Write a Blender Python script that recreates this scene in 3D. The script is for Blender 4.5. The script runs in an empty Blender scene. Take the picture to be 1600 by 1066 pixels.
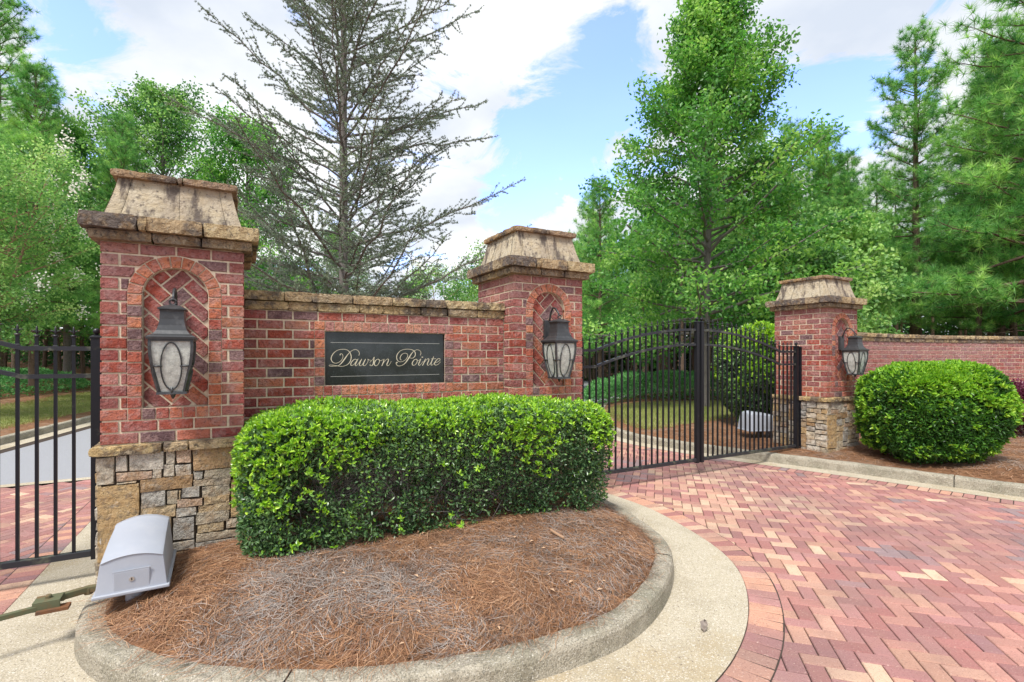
import bpy, math, random
import numpy as np
from mathutils import Vector, Matrix
from mathutils.geometry import delaunay_2d_cdt
rng = np.random.default_rng(7); random.seed(7)
SC = bpy.context.scene; COL = SC.collection
R = math.radians

# ---------------------------------------------------------------- camera, sky, sun, exposure
EYE = 1.65
cam = bpy.data.objects.new("camera", bpy.data.cameras.new("camera"))
COL.objects.link(cam); SC.camera = cam
cam.location = (0, 0, EYE); cam.rotation_euler = (R(90), 0, 0)
cam.data.sensor_width = 36; cam.data.lens = 780 / 1600 * 36
cam.data.shift_y = 24 / 1600; cam.data.clip_start = 0.05; cam.data.clip_end = 2000
SC.view_settings.view_transform = 'Standard'; SC.view_settings.look = 'None'
SC.view_settings.gamma = 1; SC.view_settings.exposure = 1.05
SC.cycles.max_bounces = 6; SC.cycles.diffuse_bounces = 3; SC.cycles.transparent_max_bounces = 6
SUN_EL, SUN_AZ = 58, 205     # azimuth measured from +Y clockwise: behind the camera, a little left
sun = bpy.data.objects.new("sun", bpy.data.lights.new("sun", 'SUN')); COL.objects.link(sun)
sun.data.energy = 2.4; sun.data.angle = R(14); sun.data.color = (1.0, .96, .9)
_a = R(SUN_AZ); _e = R(SUN_EL)
_d = Vector((math.sin(_a) * math.cos(_e), math.cos(_a) * math.cos(_e), math.sin(_e)))
sun.rotation_euler = _d.to_track_quat('Z', 'Y').to_euler(); sun.location = (0, 0, 30)

def N(nt, t, **kw):
    n = nt.nodes.new(t)
    for k, v in kw.items():
        if k.startswith('i_'):
            n.inputs[int(k[2:]) if k[2:].isdigit() else k[2:].replace('_', ' ')].default_value = v
        else: setattr(n, k, v)
    return n

world = bpy.data.worlds.new("World"); SC.world = world; world.use_nodes = True
nt = world.node_tree; nt.nodes.clear(); lk = nt.links.new
out = N(nt, 'ShaderNodeOutputWorld'); bg = N(nt, 'ShaderNodeBackground'); bg.inputs[1].default_value = .12
sky = N(nt, 'ShaderNodeTexSky', sky_type='NISHITA', sun_disc=False, sun_elevation=_e, sun_rotation=_a, air_density=1.0, dust_density=.6, ozone_density=1.6)
tc = N(nt, 'ShaderNodeTexCoord')
sep = N(nt, 'ShaderNodeSeparateXYZ'); lk(tc.outputs['Generated'], sep.inputs[0])
addz = N(nt, 'ShaderNodeMath', operation='ADD', i_1=.22); lk(sep.outputs[2], addz.inputs[0])
mz = N(nt, 'ShaderNodeMath', operation='MAXIMUM', i_1=.12); lk(addz.outputs[0], mz.inputs[0])
dx = N(nt, 'ShaderNodeMath', operation='DIVIDE'); lk(sep.outputs[0], dx.inputs[0]); lk(mz.outputs[0], dx.inputs[1])
dy = N(nt, 'ShaderNodeMath', operation='DIVIDE'); lk(sep.outputs[1], dy.inputs[0]); lk(mz.outputs[0], dy.inputs[1])
cmb = N(nt, 'ShaderNodeCombineXYZ'); lk(dx.outputs[0], cmb.inputs[0]); lk(dy.outputs[0], cmb.inputs[1])
n1 = N(nt, 'ShaderNodeTexNoise', i_Scale=2.9, i_Detail=12.0, i_Roughness=.66, i_Distortion=.7); lk(cmb.outputs[0], n1.inputs['Vector'])
_c = N(nt, 'ShaderNodeMapRange', clamp=False); lk(n1.outputs['Fac'], _c.inputs[0]); _c.inputs[3].default_value = -.3; _c.inputs[4].default_value = 1.3; cover = _c.outputs[0]
# thinner cloud in these directions of the sky
for (px, py, rad, w) in ((905, 205, .16, .28), (830, 285, .11, .20), (985, 120, .10, .2), (1225, 170, .13, .24), (1310, 215, .09, .12), (100, 10, .09, .2), (955, 40, .06, .12), (1135, 20, .08, .12), (820, 215, .08, .16)):
    v = Vector((px - 800, 780, 557 - py)).normalized()
    ds = N(nt, 'ShaderNodeVectorMath', operation='DISTANCE'); lk(tc.outputs['Generated'], ds.inputs[0]); ds.inputs[1].default_value = v
    mr = N(nt, 'ShaderNodeMapRange', interpolation_type='SMOOTHSTEP'); lk(ds.outputs['Value'], mr.inputs[0])
    mr.inputs[1].default_value = rad * 1.35; mr.inputs[2].default_value = rad * .2; mr.inputs[3].default_value = 0; mr.inputs[4].default_value = w * .82
    sb = N(nt, 'ShaderNodeMath', operation='SUBTRACT'); lk(cover, sb.inputs[0]); lk(mr.outputs[0], sb.inputs[1]); cover = sb.outputs[0]
ramp = N(nt, 'ShaderNodeValToRGB'); lk(cover, ramp.inputs[0])
ramp.color_ramp.elements[0].position = .27; ramp.color_ramp.elements[0].color = (.08, .08, .08, 1)
ramp.color_ramp.elements[1].position = .41; ramp.color_ramp.elements[1].color = (1, 1, 1, 1)
n2 = N(nt, 'ShaderNodeTexNoise', i_Scale=1.6, i_Detail=6.0, i_Roughness=.5); lk(cmb.outputs[0], n2.inputs['Vector'])
cr = N(nt, 'ShaderNodeValToRGB'); lk(n2.outputs['Fac'], cr.inputs[0])
cr.color_ramp.elements[0].position = .35; cr.color_ramp.elements[0].color = (3.0, 3.3, 3.8, 1)
cr.color_ramp.elements[1].position = .6; cr.color_ramp.elements[1].color = (4.7, 4.75, 4.8, 1)
skb = N(nt, 'ShaderNodeVectorMath', operation='SCALE', i_3=1.5) if False else N(nt, 'ShaderNodeMix', data_type='RGBA', blend_type='MULTIPLY', i_0=1.0)
lk(sky.outputs[0], skb.inputs[6]); skb.inputs[7].default_value = (1.6, 1.62, 2.25, 1)
mx = N(nt, 'ShaderNodeMix', data_type='RGBA'); lk(ramp.outputs[0], mx.inputs[0]); lk(skb.outputs[2], mx.inputs[6]); lk(cr.outputs[0], mx.inputs[7])
lk(mx.outputs[2], bg.inputs[0]); lk(bg.outputs[0], out.inputs[0])

# ---------------------------------------------------------------- helpers
def material(name, base=(.5, .5, .5), rough=.8, attr=None, noises=(), bump=(), spec=.3, metal=0, trans=0, ramp=None, coat=0, objvar=0):
    """attr 'col' multiplies by the per-face colour; 'var' runs the per-face value through ramp.
    noises: (scale, detail, lo, hi, colour, roughness) mixes a colour in where noise exceeds; bump: (scale, strength, dist)"""
    m = bpy.data.materials.new(name); m.use_nodes = True; nt = m.node_tree; nt.nodes.clear(); lk = nt.links.new
    o = N(nt, 'ShaderNodeOutputMaterial'); p = N(nt, 'ShaderNodeBsdfPrincipled')
    p.inputs['Roughness'].default_value = rough; p.inputs['Metallic'].default_value = metal
    p.inputs['Specular IOR Level'].default_value = spec
    if coat: p.inputs['Coat Weight'].default_value = coat
    tc = N(nt, 'ShaderNodeTexCoord'); src = tc.outputs['Object']
    c = N(nt, 'ShaderNodeRGB'); c.outputs[0].default_value = (*base, 1); col = c.outputs[0]
    if attr == 'col':
        a = N(nt, 'ShaderNodeAttribute', attribute_name='col'); col = a.outputs['Color']
    if attr == 'var':
        a = N(nt, 'ShaderNodeAttribute', attribute_name='var'); r = N(nt, 'ShaderNodeValToRGB'); lk(a.outputs['Fac'], r.inputs[0])
        cr = r.color_ramp
        while len(cr.elements) < len(ramp): cr.elements.new(.5)
        for e, (pos, cc) in zip(cr.elements, ramp): e.position = pos; e.color = (*cc, 1)
        col = r.outputs[0]
    for nz in noises:
        sc, det, lo, hi, cc, amt = nz[:6]
        mp = N(nt, 'ShaderNodeMapping'); lk(src, mp.inputs[0])
        if len(nz) > 6: mp.inputs['Scale'].default_value = nz[6]
        mp.inputs['Location'].default_value = (sc * 1.7, sc * .31, 3.3)
        t = N(nt, 'ShaderNodeTexNoise', i_Scale=sc, i_Detail=det, i_Roughness=.62); lk(mp.outputs[0], t.inputs['Vector'])
        mr = N(nt, 'ShaderNodeMapRange'); lk(t.outputs['Fac'], mr.inputs[0])
        mr.inputs[1].default_value = lo; mr.inputs[2].default_value = hi; mr.inputs[4].default_value = amt
        mx = N(nt, 'ShaderNodeMix', data_type='RGBA'); lk(mr.outputs[0], mx.inputs[0]); lk(col, mx.inputs[6]); mx.inputs[7].default_value = (*cc, 1)
        col = mx.outputs[2]
    lk(col, p.inputs['Base Color'])
    prev = None
    for (sc, st, di) in bump:
        t = N(nt, 'ShaderNodeTexNoise', i_Scale=sc, i_Detail=5.0, i_Roughness=.65); lk(src, t.inputs['Vector'])
        b = N(nt, 'ShaderNodeBump', i_Strength=st, i_Distance=di); lk(t.outputs['Fac'], b.inputs['Height'])
        if prev: lk(prev, b.inputs['Normal'])
        prev = b.outputs[0]
    if prev: lk(prev, p.inputs['Normal'])
    sh = p.outputs[0]
    if trans:
        tr = N(nt, 'ShaderNodeBsdfTranslucent'); ms = N(nt, 'ShaderNodeMixShader'); ms.inputs[0].default_value = trans
        hs = N(nt, 'ShaderNodeHueSaturation', i_Saturation=1.1, i_Value=1.5); lk(col, hs.inputs['Color']); lk(hs.outputs[0], tr.inputs[0])
        lk(sh, ms.inputs[1]); lk(tr.outputs[0], ms.inputs[2]); sh = ms.outputs[0]
    lk(sh, o.inputs[0]); m['p'] = 1
    return m

def link(name, me, mats=(), parent=None):
    o = bpy.data.objects.new(name, me); COL.objects.link(o)
    for m in (mats if isinstance(mats, (list, tuple)) else [mats]): me.materials.append(m)
    if parent: o.parent = parent
    return o
def tag(o, label=None, cat=None, group=None, kind=None):
    for k, v in (('label', label), ('category', cat), ('group', group), ('kind', kind)):
        if v: o[k] = v
    return o
def empty(name, loc=(0, 0, 0), rz=0, **kw):
    o = bpy.data.objects.new(name, None); COL.objects.link(o); o.location = loc; o.rotation_euler = (0, 0, rz); o.empty_display_size = .1
    return tag(o, **kw)
def copy_tree(o, parent=None, **kw):
    c = o.copy(); COL.objects.link(c); c.parent = parent
    for ch in [x for x in SC.objects if x.parent == o]: copy_tree(ch, c)
    return tag(c, **kw)

def npmesh(name, V, Fs, var=None, col=None, mi=None, smooth=False):
    """V (n,3); Fs list of int arrays (m,k); var/col/mi per face in the same order"""
    me = bpy.data.meshes.new(name); V = np.asarray(V, np.float32)
    me.vertices.add(len(V)); me.vertices.foreach_set('co', V.ravel())
    nl = sum(f.size for f in Fs); nf = sum(len(f) for f in Fs)
    me.loops.add(nl); me.polygons.add(nf)
    me.loops.foreach_set('vertex_index', np.concatenate([f.ravel() for f in Fs]).astype(np.int32))
    st = []; b = 0
    for f in Fs: st.append(b + np.arange(len(f)) * f.shape[1]); b += f.size
    me.polygons.foreach_set('loop_start', np.concatenate(st).astype(np.int32))
    if mi is not None: me.polygons.foreach_set('material_index', np.asarray(mi, np.int32))
    me.polygons.foreach_set('use_smooth', np.full(nf, bool(smooth)))
    me.update(calc_edges=True)
    if var is not None: a = me.attributes.new('var', 'FLOAT', 'FACE'); a.data.foreach_set('value', np.asarray(var, np.float32))
    if col is not None:
        a = me.attributes.new('col', 'FLOAT_COLOR', 'FACE'); c = np.ones((nf, 4), np.float32); c[:, :3] = col; a.data.foreach_set('color', c.ravel())
    return me

def vn(P, f=1.0, seed=0):
    """smooth lattice noise in -1..1"""
    P = np.asarray(P, float) * f + seed * 17.31; I = np.floor(P).astype(np.int64); F = P - I; F = F * F * (3 - 2 * F); r = 0
    for a in (0, 1):
        for b in (0, 1):
            for c in (0, 1):
                h = (I[..., 0] + a) * 374761393 + (I[..., 1] + b) * 668265263 + (I[..., 2] + c) * 2147483647 + seed * 974711
                h = (h ^ (h >> 13)) * 1274126177; h = (h ^ (h >> 16)) & 0xffff
                w = (F[..., 0] if a else 1 - F[..., 0]) * (F[..., 1] if b else 1 - F[..., 1]) * (F[..., 2] if c else 1 - F[..., 2])
                r = r + w * (h / 32767.5 - 1)
    return r
def v3(x, y, z): return np.stack(np.broadcast_arrays(x, y, z), -1).astype(float)
def nrm(v): return v / (np.linalg.norm(v, axis=-1, keepdims=True) + 1e-9)

class MB:
    """collects polygons with colour and material index into one mesh"""
    def __init__(s): s.v = []; s.f = []; s.c = []; s.m = []
    def poly(s, pts, col=(.5, .5, .5), m=0):
        b = len(s.v); s.v.extend(pts); s.f.append(tuple(range(b, b + len(pts)))); s.c.append(col); s.m.append(m)
    def raw(s, V, F, col=(.5, .5, .5), m=0):
        b = len(s.v); s.v.extend([tuple(p) for p in V])
        for f in F: s.f.append(tuple(i + b for i in f)); s.c.append(col); s.m.append(m)
    def prism(s, poly, fr, d0, d1, bev=.003, col=(.5, .5, .5), m=0, back=False):
        """poly in (s,z) of the frame (counter-clockwise seen from outside), from depth d0 out to d1"""
        n = len(poly); cs = sum(p[0] for p in poly) / n; cz = sum(p[1] for p in poly) / n
        ext = max(.01, min(max(p[0] for p in poly) - min(p[0] for p in poly), max(p[1] for p in poly) - min(p[1] for p in poly)) / 2)
        k = 1 - min(.6, bev / ext); b = len(s.v)
        def pin(p): return (cs + (p[0] - cs) * (1 - min(.5, bev / max(.012, abs(p[0] - cs)))), cz + (p[1] - cz) * (1 - min(.5, bev / max(.012, abs(p[1] - cz)))))
        for p in poly: s.v.append(fr(p[0], p[1], d0))
        for p in poly: s.v.append(fr(p[0], p[1], d1 - bev))
        for p in poly: q = pin(p); s.v.append(fr(q[0], q[1], d1))
        for i in range(n):
            j = (i + 1) % n
            s.f.append((b + i, b + j, b + n + j, b + n + i)); s.f.append((b + n + i, b + n + j, b + 2 * n + j, b + 2 * n + i)); s.c += [col] * 2; s.m += [m] * 2
        s.f.append(tuple(b + 2 * n + i for i in range(n))); s.c.append(col); s.m.append(m)
        if back: s.f.append(tuple(b + n - 1 - i for i in range(n))); s.c.append(col); s.m.append(m)
    def box(s, x0, x1, y0, y1, z0, z1, col=(.5, .5, .5), m=0, T=None):
        V = [(x, y, z) for z in (z0, z1) for y in (y0, y1) for x in (x0, x1)]
        if T: V = [T(*p) for p in V]
        s.raw(V, [(0, 2, 3, 1), (4, 5, 7, 6), (0, 1, 5, 4), (2, 6, 7, 3), (0, 4, 6, 2), (1, 3, 7, 5)], col, m)
    def tube(s, pts, rad, n=8, col=(.5, .5, .5), m=0, sq=False):
        pts = [Vector(p) for p in pts]; rad = rad if hasattr(rad, '__len__') else [rad] * len(pts); b = len(s.v)
        up = Vector((0, 0, 1))
        for i, p in enumerate(pts):
            t = (pts[min(i + 1, len(pts) - 1)] - pts[max(i - 1, 0)]).normalized()
            a = t.cross(up if abs(t.z) < .97 else Vector((0, 1, 0))).normalized(); c = t.cross(a)
            for k in range(n):
                th = 2 * math.pi * (k + .5) / n; r = rad[i] * (1.414 if sq else 1)
                s.v.append(tuple(p + a * math.cos(th) * r + c * math.sin(th) * r))
        for i in range(len(pts) - 1):
            for k in range(n):
                j = (k + 1) % n; s.f.append((b + i * n + k, b + i * n + j, b + (i + 1) * n + j, b + (i + 1) * n + k)); s.c.append(col); s.m.append(m)
        s.f.append(tuple(b + n - 1 - k for k in range(n))); s.f.append(tuple(b + (len(pts) - 1) * n + k for k in range(n))); s.c += [col] * 2; s.m += [m] * 2
    def lathe(s, prof, cx, cy, n=16, col=(.5, .5, .5), m=0):
        b = len(s.v)
        for (r, z) in prof:
            for k in range(n): th = 2 * math.pi * k / n; s.v.append((cx + r * math.cos(th), cy + r * math.sin(th), z))
        for i in range(len(prof) - 1):
            for k in range(n):
                j = (k + 1) % n; s.f.append((b + i * n + k, b + i * n + j, b + (i + 1) * n + j, b + (i + 1) * n + k)); s.c.append(col); s.m.append(m)
        s.f.append(tuple(b + n - 1 - k for k in range(n))); s.f.append(tuple(b + (len(prof) - 1) * n + k for k in range(n))); s.c += [col] * 2; s.m += [m] * 2
    def build(s, name, mats, parent=None, smooth=False):
        me = bpy.data.meshes.new(name); me.from_pydata([tuple(p) for p in s.v], [], s.f); me.update()
        me.polygons.foreach_set('material_index', np.array(s.m, np.int32))
        if smooth: me.polygons.foreach_set('use_smooth', np.ones(len(s.f), bool))
        a = me.attributes.new('col', 'FLOAT_COLOR', 'FACE'); c = np.ones((len(s.f), 4), np.float32); c[:, :3] = np.array(s.c); a.data.foreach_set('color', c.ravel())
        return link(name, me, mats, parent)

def frame(O, u, n):
    """(s,z,d) -> point: s along u, d outward along n"""
    return lambda s, z, d=0: (O[0] + u[0] * s + n[0] * d, O[1] + u[1] * s + n[1] * d, z)
def bez_bevel(o, w=.006, seg=2):
    m = o.modifiers.new('bevel', 'BEVEL'); m.width = w; m.segments = seg; m.limit_method = 'ANGLE'; return o

# ---------------------------------------------------------------- materials
BRICKS = [(.36, .085, .055), (.40, .10, .06), (.32, .07, .05), (.37, .11, .08), (.42, .14, .09), (.30, .07, .06), (.27, .09, .08), (.40, .14, .11), (.37, .08, .05), (.44, .15, .08)]
def brick_col(z=1.5, dull=None):
    c = np.array(random.choice(BRICKS)); r = random.random()
    if r < .05: c = np.array((.15, .085, .09))
    elif r < .10: c = np.array((.46, .18, .10))
    c = c * random.uniform(.85, 1.2)
    t = max(0, min(1, (z - 1.9) / .55)) * random.uniform(.35, .9)
    return tuple(c * (1 - t) + np.array((.36, .18, .17)) * t)
M_brick = material('brick_face', attr='col', rough=.78, noises=((7, 6, .46, .66, (.48, .30, .29), .42), (26, 6, .5, .64, (.50, .33, .30), .4), (40, 6, .52, .66, (.10, .035, .035), .65)), bump=((32, 1., .03), (130, .7, .008)))
M_mortar = material('mortar', (.68, .58, .43), .95, noises=((30, 5, .52, .7, (.25, .19, .13), .5),), bump=((90, .5, .004),))
M_sand = material('sandstone', attr='col', rough=.88, noises=((4, 7, .50, .58, (.11, .09, .08), .85), (13, 6, .48, .62, (.30, .19, .09), .65), (34, 5, .55, .66, (.09, .075, .06), .8), (22, 5, .58, .66, (.62, .52, .36), .6)), bump=((14, 1., .05), (55, 1., .02)))
M_stain = material('stained_render_stone', (.50, .435, .32), .9, noises=((3, 6, .42, .60, (.34, .28, .21), .8), (14, 6, .45, .62, (.42, .33, .2), .5), (8, 7, .51, .60, (.10, .08, .07), .9, (1, 1, .28)), (28, 5, .56, .66, (.10, .08, .07), .8)), bump=((25, .9, .02), (80, .6, .008)))
M_stone = material('field_stone', attr='col', rough=.85, noises=((7, 6, .48, .62, (.42, .24, .10), .5), (18, 6, .5, .64, (.15, .13, .11), .6), (30, 5, .56, .66, (.6, .55, .45), .4)), bump=((18, 1., .05), (70, 1., .015)))
M_black = material('black_paint', (.008, .009, .013), .4, spec=.35, noises=((14, 5, .62, .75, (.05, .055, .04), .6),))
M_rail = material('worn_black_paint', (.022, .024, .03), .42, spec=.4, noises=((9, 6, .52, .66, (.12, .13, .09), .8),))
M_lamp = material('lantern_metal', (.05, .052, .055), .4, spec=.5, metal=.35, noises=((20, 5, .5, .8, (.14, .14, .14), .6),), bump=((120, .2, .002),))
M_glass = material('seeded_glass', (.50, .52, .47), .25, spec=.6, noises=((26, 6, .4, .65, (.24, .25, .23), .8), (120, 4, .5, .7, (.7, .72, .68), .5)), bump=((90, .5, .004),))
M_granite = material('black_granite', (.012, .020, .018), .14, spec=.5, noises=((2.5, 5, .42, .62, (.045, .055, .06), .8), (110, 3, .58, .7, (.14, .16, .17), .3)))  # broad blue-grey clouding paints reflections into the colour of the polished slab
M_letter = material('engraved_lettering', (.62, .56, .42), .6)
M_paver = material('clay_paver', attr='col', rough=.85, noises=((.45, 6, .48, .62, (.19, .13, .13), .45), (1.6, 6, .5, .66, (.24, .16, .14), .35), (7, 6, .5, .66, (.30, .16, .13), .35), (120, 4, .56, .66, (.13, .06, .055), .7), (90, 3, .6, .7, (.75, .6, .5), .35)), bump=((60, .8, .006), (200, .6, .003)))
M_sandbed = material('joint_sand', (.055, .04, .032), .95)
M_conc = material('exposed_aggregate', (.50, .44, .33), .9, noises=((.9, 6, .50, .62, (.38, .28, .14), .55), (3.2, 6, .48, .64, (.36, .31, .22), .5), (130, 3, .5, .58, (.28, .24, .18), .6), (105, 3, .57, .63, (.72, .68, .6), .7), (60, 3, .63, .68, (.12, .09, .07), .7)), bump=((110, 1., .008),))
M_kerb = material('kerb_concrete', (.43, .385, .30), .92, noises=((2.6, 7, .46, .62, (.21, .20, .14), .65), (9, 6, .5, .62, (.22, .19, .14), .5), (120, 3, .5, .6, (.15, .14, .11), .75), (100, 3, .59, .65, (.64, .6, .52), .75)), bump=((95, 1., .01), (20, .8, .02)))
M_asphalt = material('asphalt', (.30, .305, .325), .9, noises=((150, 3, .5, .7, (.13, .13, .14), .7),), bump=((160, .5, .004),))
M_soil = material('pine_straw_floor', (.20, .095, .045), .95, noises=((9, 7, .42, .66, (.33, .17, .09), .8), (35, 6, .5, .7, (.06, .035, .02), .7), (2, 4, .5, .75, (.30, .25, .20), .6)), bump=((60, .9, .02),))
M_lawn = material('lawn_ground', (.22, .25, .08), .95, noises=((3, 6, .45, .62, (.32, .27, .12), .8), (60, 4, .5, .7, (.13, .18, .05), .6)), bump=((90, .8, .02),))
M_bark = material('pine_bark', (.17, .115, .085), .95, noises=((14, 5, .48, .7, (.06, .045, .04), .8, (1, 1, .3)),), bump=((30, .9, .03),))
M_pbark = material('pale_bark', (.34, .21, .13), .8, noises=((9, 5, .5, .7, (.20, .13, .09), .7, (1, 1, .3)),), bump=((30, .5, .01),))
M_gbark = material('grey_bark', (.20, .18, .165), .92, noises=((20, 5, .5, .7, (.09, .08, .075), .7, (1, 1, .4)),), bump=((40, .7, .012),))
M_needle = material('straw_needle', attr='col', rough=.7)
M_plastic = material('grey_plastic', (.33, .355, .405), .42, spec=.4, noises=((6, 5, .5, .8, (.42, .43, .46), .5),), bump=((250, .12, .001),))
M_steel = material('lock_steel', (.5, .5, .5), .3, metal=.9)
M_dkhole = material('keyhole', (.01, .01, .01), .8)
M_arm = material('mossy_steel', (.10, .11, .06), .7, noises=((8, 5, .45, .7, (.2, .08, .03), .7),))
def leafmat(name, ramp, rough=.45, spec=.35, trans=.3): return material(name, attr='var', ramp=ramp, rough=rough, spec=spec, trans=trans)
# ---------------------------------------------------------------- layout of the place
TH = R(28.57); U = np.array((math.cos(TH), math.sin(TH))); V2 = np.array((-U[1], U[0])); W = .86
ISL = [(1.03, 5.26), (1.16, 4.85), (1.27, 4.36), (1.29, 4.03), (1.21, 3.7), (1.0, 3.25), (.68, 2.845), (.34, 2.62), (-.1, 2.42), (-.6, 2.30), (-1.1, 2.26), (-1.6, 2.32), (-2.05, 2.48), (-2.4, 2.72), (-2.6, 2.98), (-2.74, 3.25), (-2.95, 3.65), (-3.3, 4.3), (-3.72, 5.1), (-4.2, 6.0), (-4.7, 7.0), (-5.2, 8.1), (-5.5, 9.2), (-5.4, 10.4), (-4.7, 11.3), (-3.6, 11.5), (-2.6, 10.9), (-1.9, 10.0), (-1.2, 8.9), (-.4, 7.6), (.2, 6.6), (.7, 5.8)]
RC = [(14, -2.3), (9.5, 2.2), (7.6, 4.15), (5.95, 5.8), (4.8, 6.97), (3.71, 7.99), (2.95, 8.8), (2.35, 9.65), (2.08, 10.6), (2.05, 12), (2.4, 14), (3.5, 17.5), (6, 21), (12, 27)]
LC = [(-5.6, -4), (-6.6, 0), (-7.2, 2.2), (-8.1, 5), (-9.5, 9.4), (-10.6, 12.7), (-12, 17.5), (-14, 24), (-18, 34)]
def catmull(P, closed=False, k=6):
    P = [np.array(p, float) for p in P]; n = len(P); o = []
    for i in range(n if closed else n - 1):
        a, b, c, d = (P[(i + j) % n] if closed else P[min(max(i + j, 0), n - 1)] for j in (-1, 0, 1, 2))
        for t in np.arange(k) / k: o.append(.5 * (2 * b + (c - a) * t + (2 * a - 5 * b + 4 * c - d) * t * t + (3 * b - a - 3 * c + d) * t ** 3))
    if not closed: o.append(P[-1])
    return np.array(o)
isl = catmull(ISL, True, 8); rc = catmull(RC, False, 8); lc = catmull(LC, False, 8)
def resample(P, step, closed=False):
    Q = np.vstack([P, P[:1]]) if closed else P
    L = np.r_[0, np.cumsum(np.linalg.norm(np.diff(Q, axis=0), axis=1))]; n = max(2, int(L[-1] / step))
    t = np.linspace(0, L[-1], n + 1); o = np.stack([np.interp(t, L, Q[:, i]) for i in (0, 1)], 1)
    return o[:-1] if closed else o
def normals(P, closed=False):
    T = (np.roll(P, -1, 0) - np.roll(P, 1, 0)) if closed else np.gradient(P, axis=0)
    T = nrm(T); return np.stack([T[:, 1], -T[:, 0]], 1)          # to the right of travel
def dist(X, P, closed=False):
    Q = np.vstack([P, P[:1]]) if closed else P; X = np.asarray(X, float).reshape(-1, 2); best = np.full(len(X), 1e9)
    for a, b in zip(Q[:-1], Q[1:]):
        d = b - a; t = np.clip(((X - a) @ d) / (d @ d + 1e-12), 0, 1); best = np.minimum(best, np.linalg.norm(X - a - t[:, None] * d, axis=1))
    return best
def inside(X, P):
    X = np.asarray(X, float).reshape(-1, 2); r = np.zeros(len(X), bool); Q = np.roll(P, -1, 0)
    for a, b in zip(P, Q):
        c = ((a[1] > X[:, 1]) != (b[1] > X[:, 1])) & (X[:, 0] < (b[0] - a[0]) * (X[:, 1] - a[1]) / (b[1] - a[1] + 1e-15) + a[0]); r ^= c
    return r
isl_c = resample(isl, .25, True); rc_c = resample(rc, .4); lc_c = resample(lc, .5)
rpoly = np.vstack([rc_c, [[90, 27], [90, -40], [14, -40]]]); rpoly2 = np.vstack([rc_c, [[60, 90], [90, 90], [90, -40], [14, -40]]])
lpoly = np.vstack([lc_c, [[-20, 90], [-90, 90], [-90, -40], [-5.6, -40]]])
def isl_h(X):
    X = np.asarray(X, float).reshape(-1, 2); d = dist(X, isl_c, True)
    return .125 + .17 * (1 - np.exp(-np.maximum(d - .14, 0) / .33)) + .012 * vn(v3(X[:, 0], X[:, 1], 0), 5)
def right_h(X):
    X = np.asarray(X, float).reshape(-1, 2); d = dist(X, rc_c)
    return .13 + .07 * (1 - np.exp(-np.maximum(d - .14, 0) / .5)) + .03 * np.maximum(d - 2.5, 0) + .03 * np.clip(d - .3, 0, 1) * vn(v3(X[:, 0], X[:, 1], 0), .8, 3)
def left_h(X):
    X = np.asarray(X, float).reshape(-1, 2); d = dist(X, lc_c)
    return .13 + .08 * (1 - np.exp(-np.maximum(d - .14, 0) / .5)) + .075 * np.maximum(d - 1.5, 0) + .03 * np.clip(d - .3, 0, 1) * vn(v3(X[:, 0], X[:, 1], 0), .8, 4)

# ---------------------------------------------------------------- ground sheets
def cdt_sheet(name, loop, hfun, mat, step, kind='structure', box=None, extra=None, dz=0):
    lo, hi = loop.min(0), loop.max(0)
    if box: lo = np.maximum(lo, box[:2]); hi = np.minimum(hi, box[2:])
    gx, gy = np.meshgrid(np.arange(lo[0], hi[0], step), np.arange(lo[1], hi[1], step)); G = np.stack([gx.ravel(), gy.ravel()], 1) + rng.uniform(-.3, .3, (gx.size, 2)) * step
    G = G[inside(G, loop)]; G = G[dist(G, loop, True) > step * .45]
    if extra is not None: G = np.vstack([G, extra])
    P = np.vstack([loop, G]); n = len(loop)
    vv, ee, ff, *_ = delaunay_2d_cdt([Vector(p) for p in P], [(i, (i + 1) % n) for i in range(n)], [], 1, 1e-5)
    X = np.array([(v.x, v.y) for v in vv]); z = hfun(X) + dz; z[:n] -= .07 * (dz > 0)
    me = npmesh(name, v3(X[:, 0], X[:, 1], z), [np.array([list(f) for f in ff])], smooth=True)
    # face up
    if me.polygons[0].normal.z < 0: me.flip_normals()
    return tag(link(name, me, mat), kind=kind)
g = MB(); g.poly([(-900, -900, -.06), (900, -900, -.06), (900, 900, -.06), (-900, 900, -.06)]); tag(g.build('ground', M_soil), kind='structure')
def offs(P, d, closed=False): return P + normals(P, closed) * d
# island loop runs clockwise? make its right-hand normal point outward
def area(P): Q = np.roll(P, -1, 0); return .5 * np.sum(P[:, 0] * Q[:, 1] - Q[:, 0] * P[:, 1])
if area(isl_c) < 0: isl_c = isl_c[::-1].copy()
isl_f = resample(isl, .08, True); isl_f = isl_f if area(isl_f) > 0 else isl_f[::-1].copy()
for _ in range(6): isl_f = (np.roll(isl_f, 1, 0) + 2 * isl_f + np.roll(isl_f, -1, 0)) / 4
rc_f = resample(rc, .15); lc_f = resample(lc, .2)
# right curb travels away from the camera and its right-hand side is the verge; the left one has its verge on the left
island_bed = cdt_sheet('mulch_mound', offs(resample(isl_f, .2, True), -.12, True), isl_h, M_soil, .12)
rv = cdt_sheet('right_verge', np.vstack([offs(rc_c, .12), [[60, 90], [90, 90], [90, -40], [14, -40]]]), right_h, M_soil, 1.0, box=(0, -3, 40, 45))
lv = cdt_sheet('left_verge', np.vstack([offs(lc_c, -.12), [[-20, 90], [-90, 90], [-90, -40], [-5.6, -40]]]), left_h, M_soil, 1.0, box=(-40, -3, 0, 45))
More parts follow.
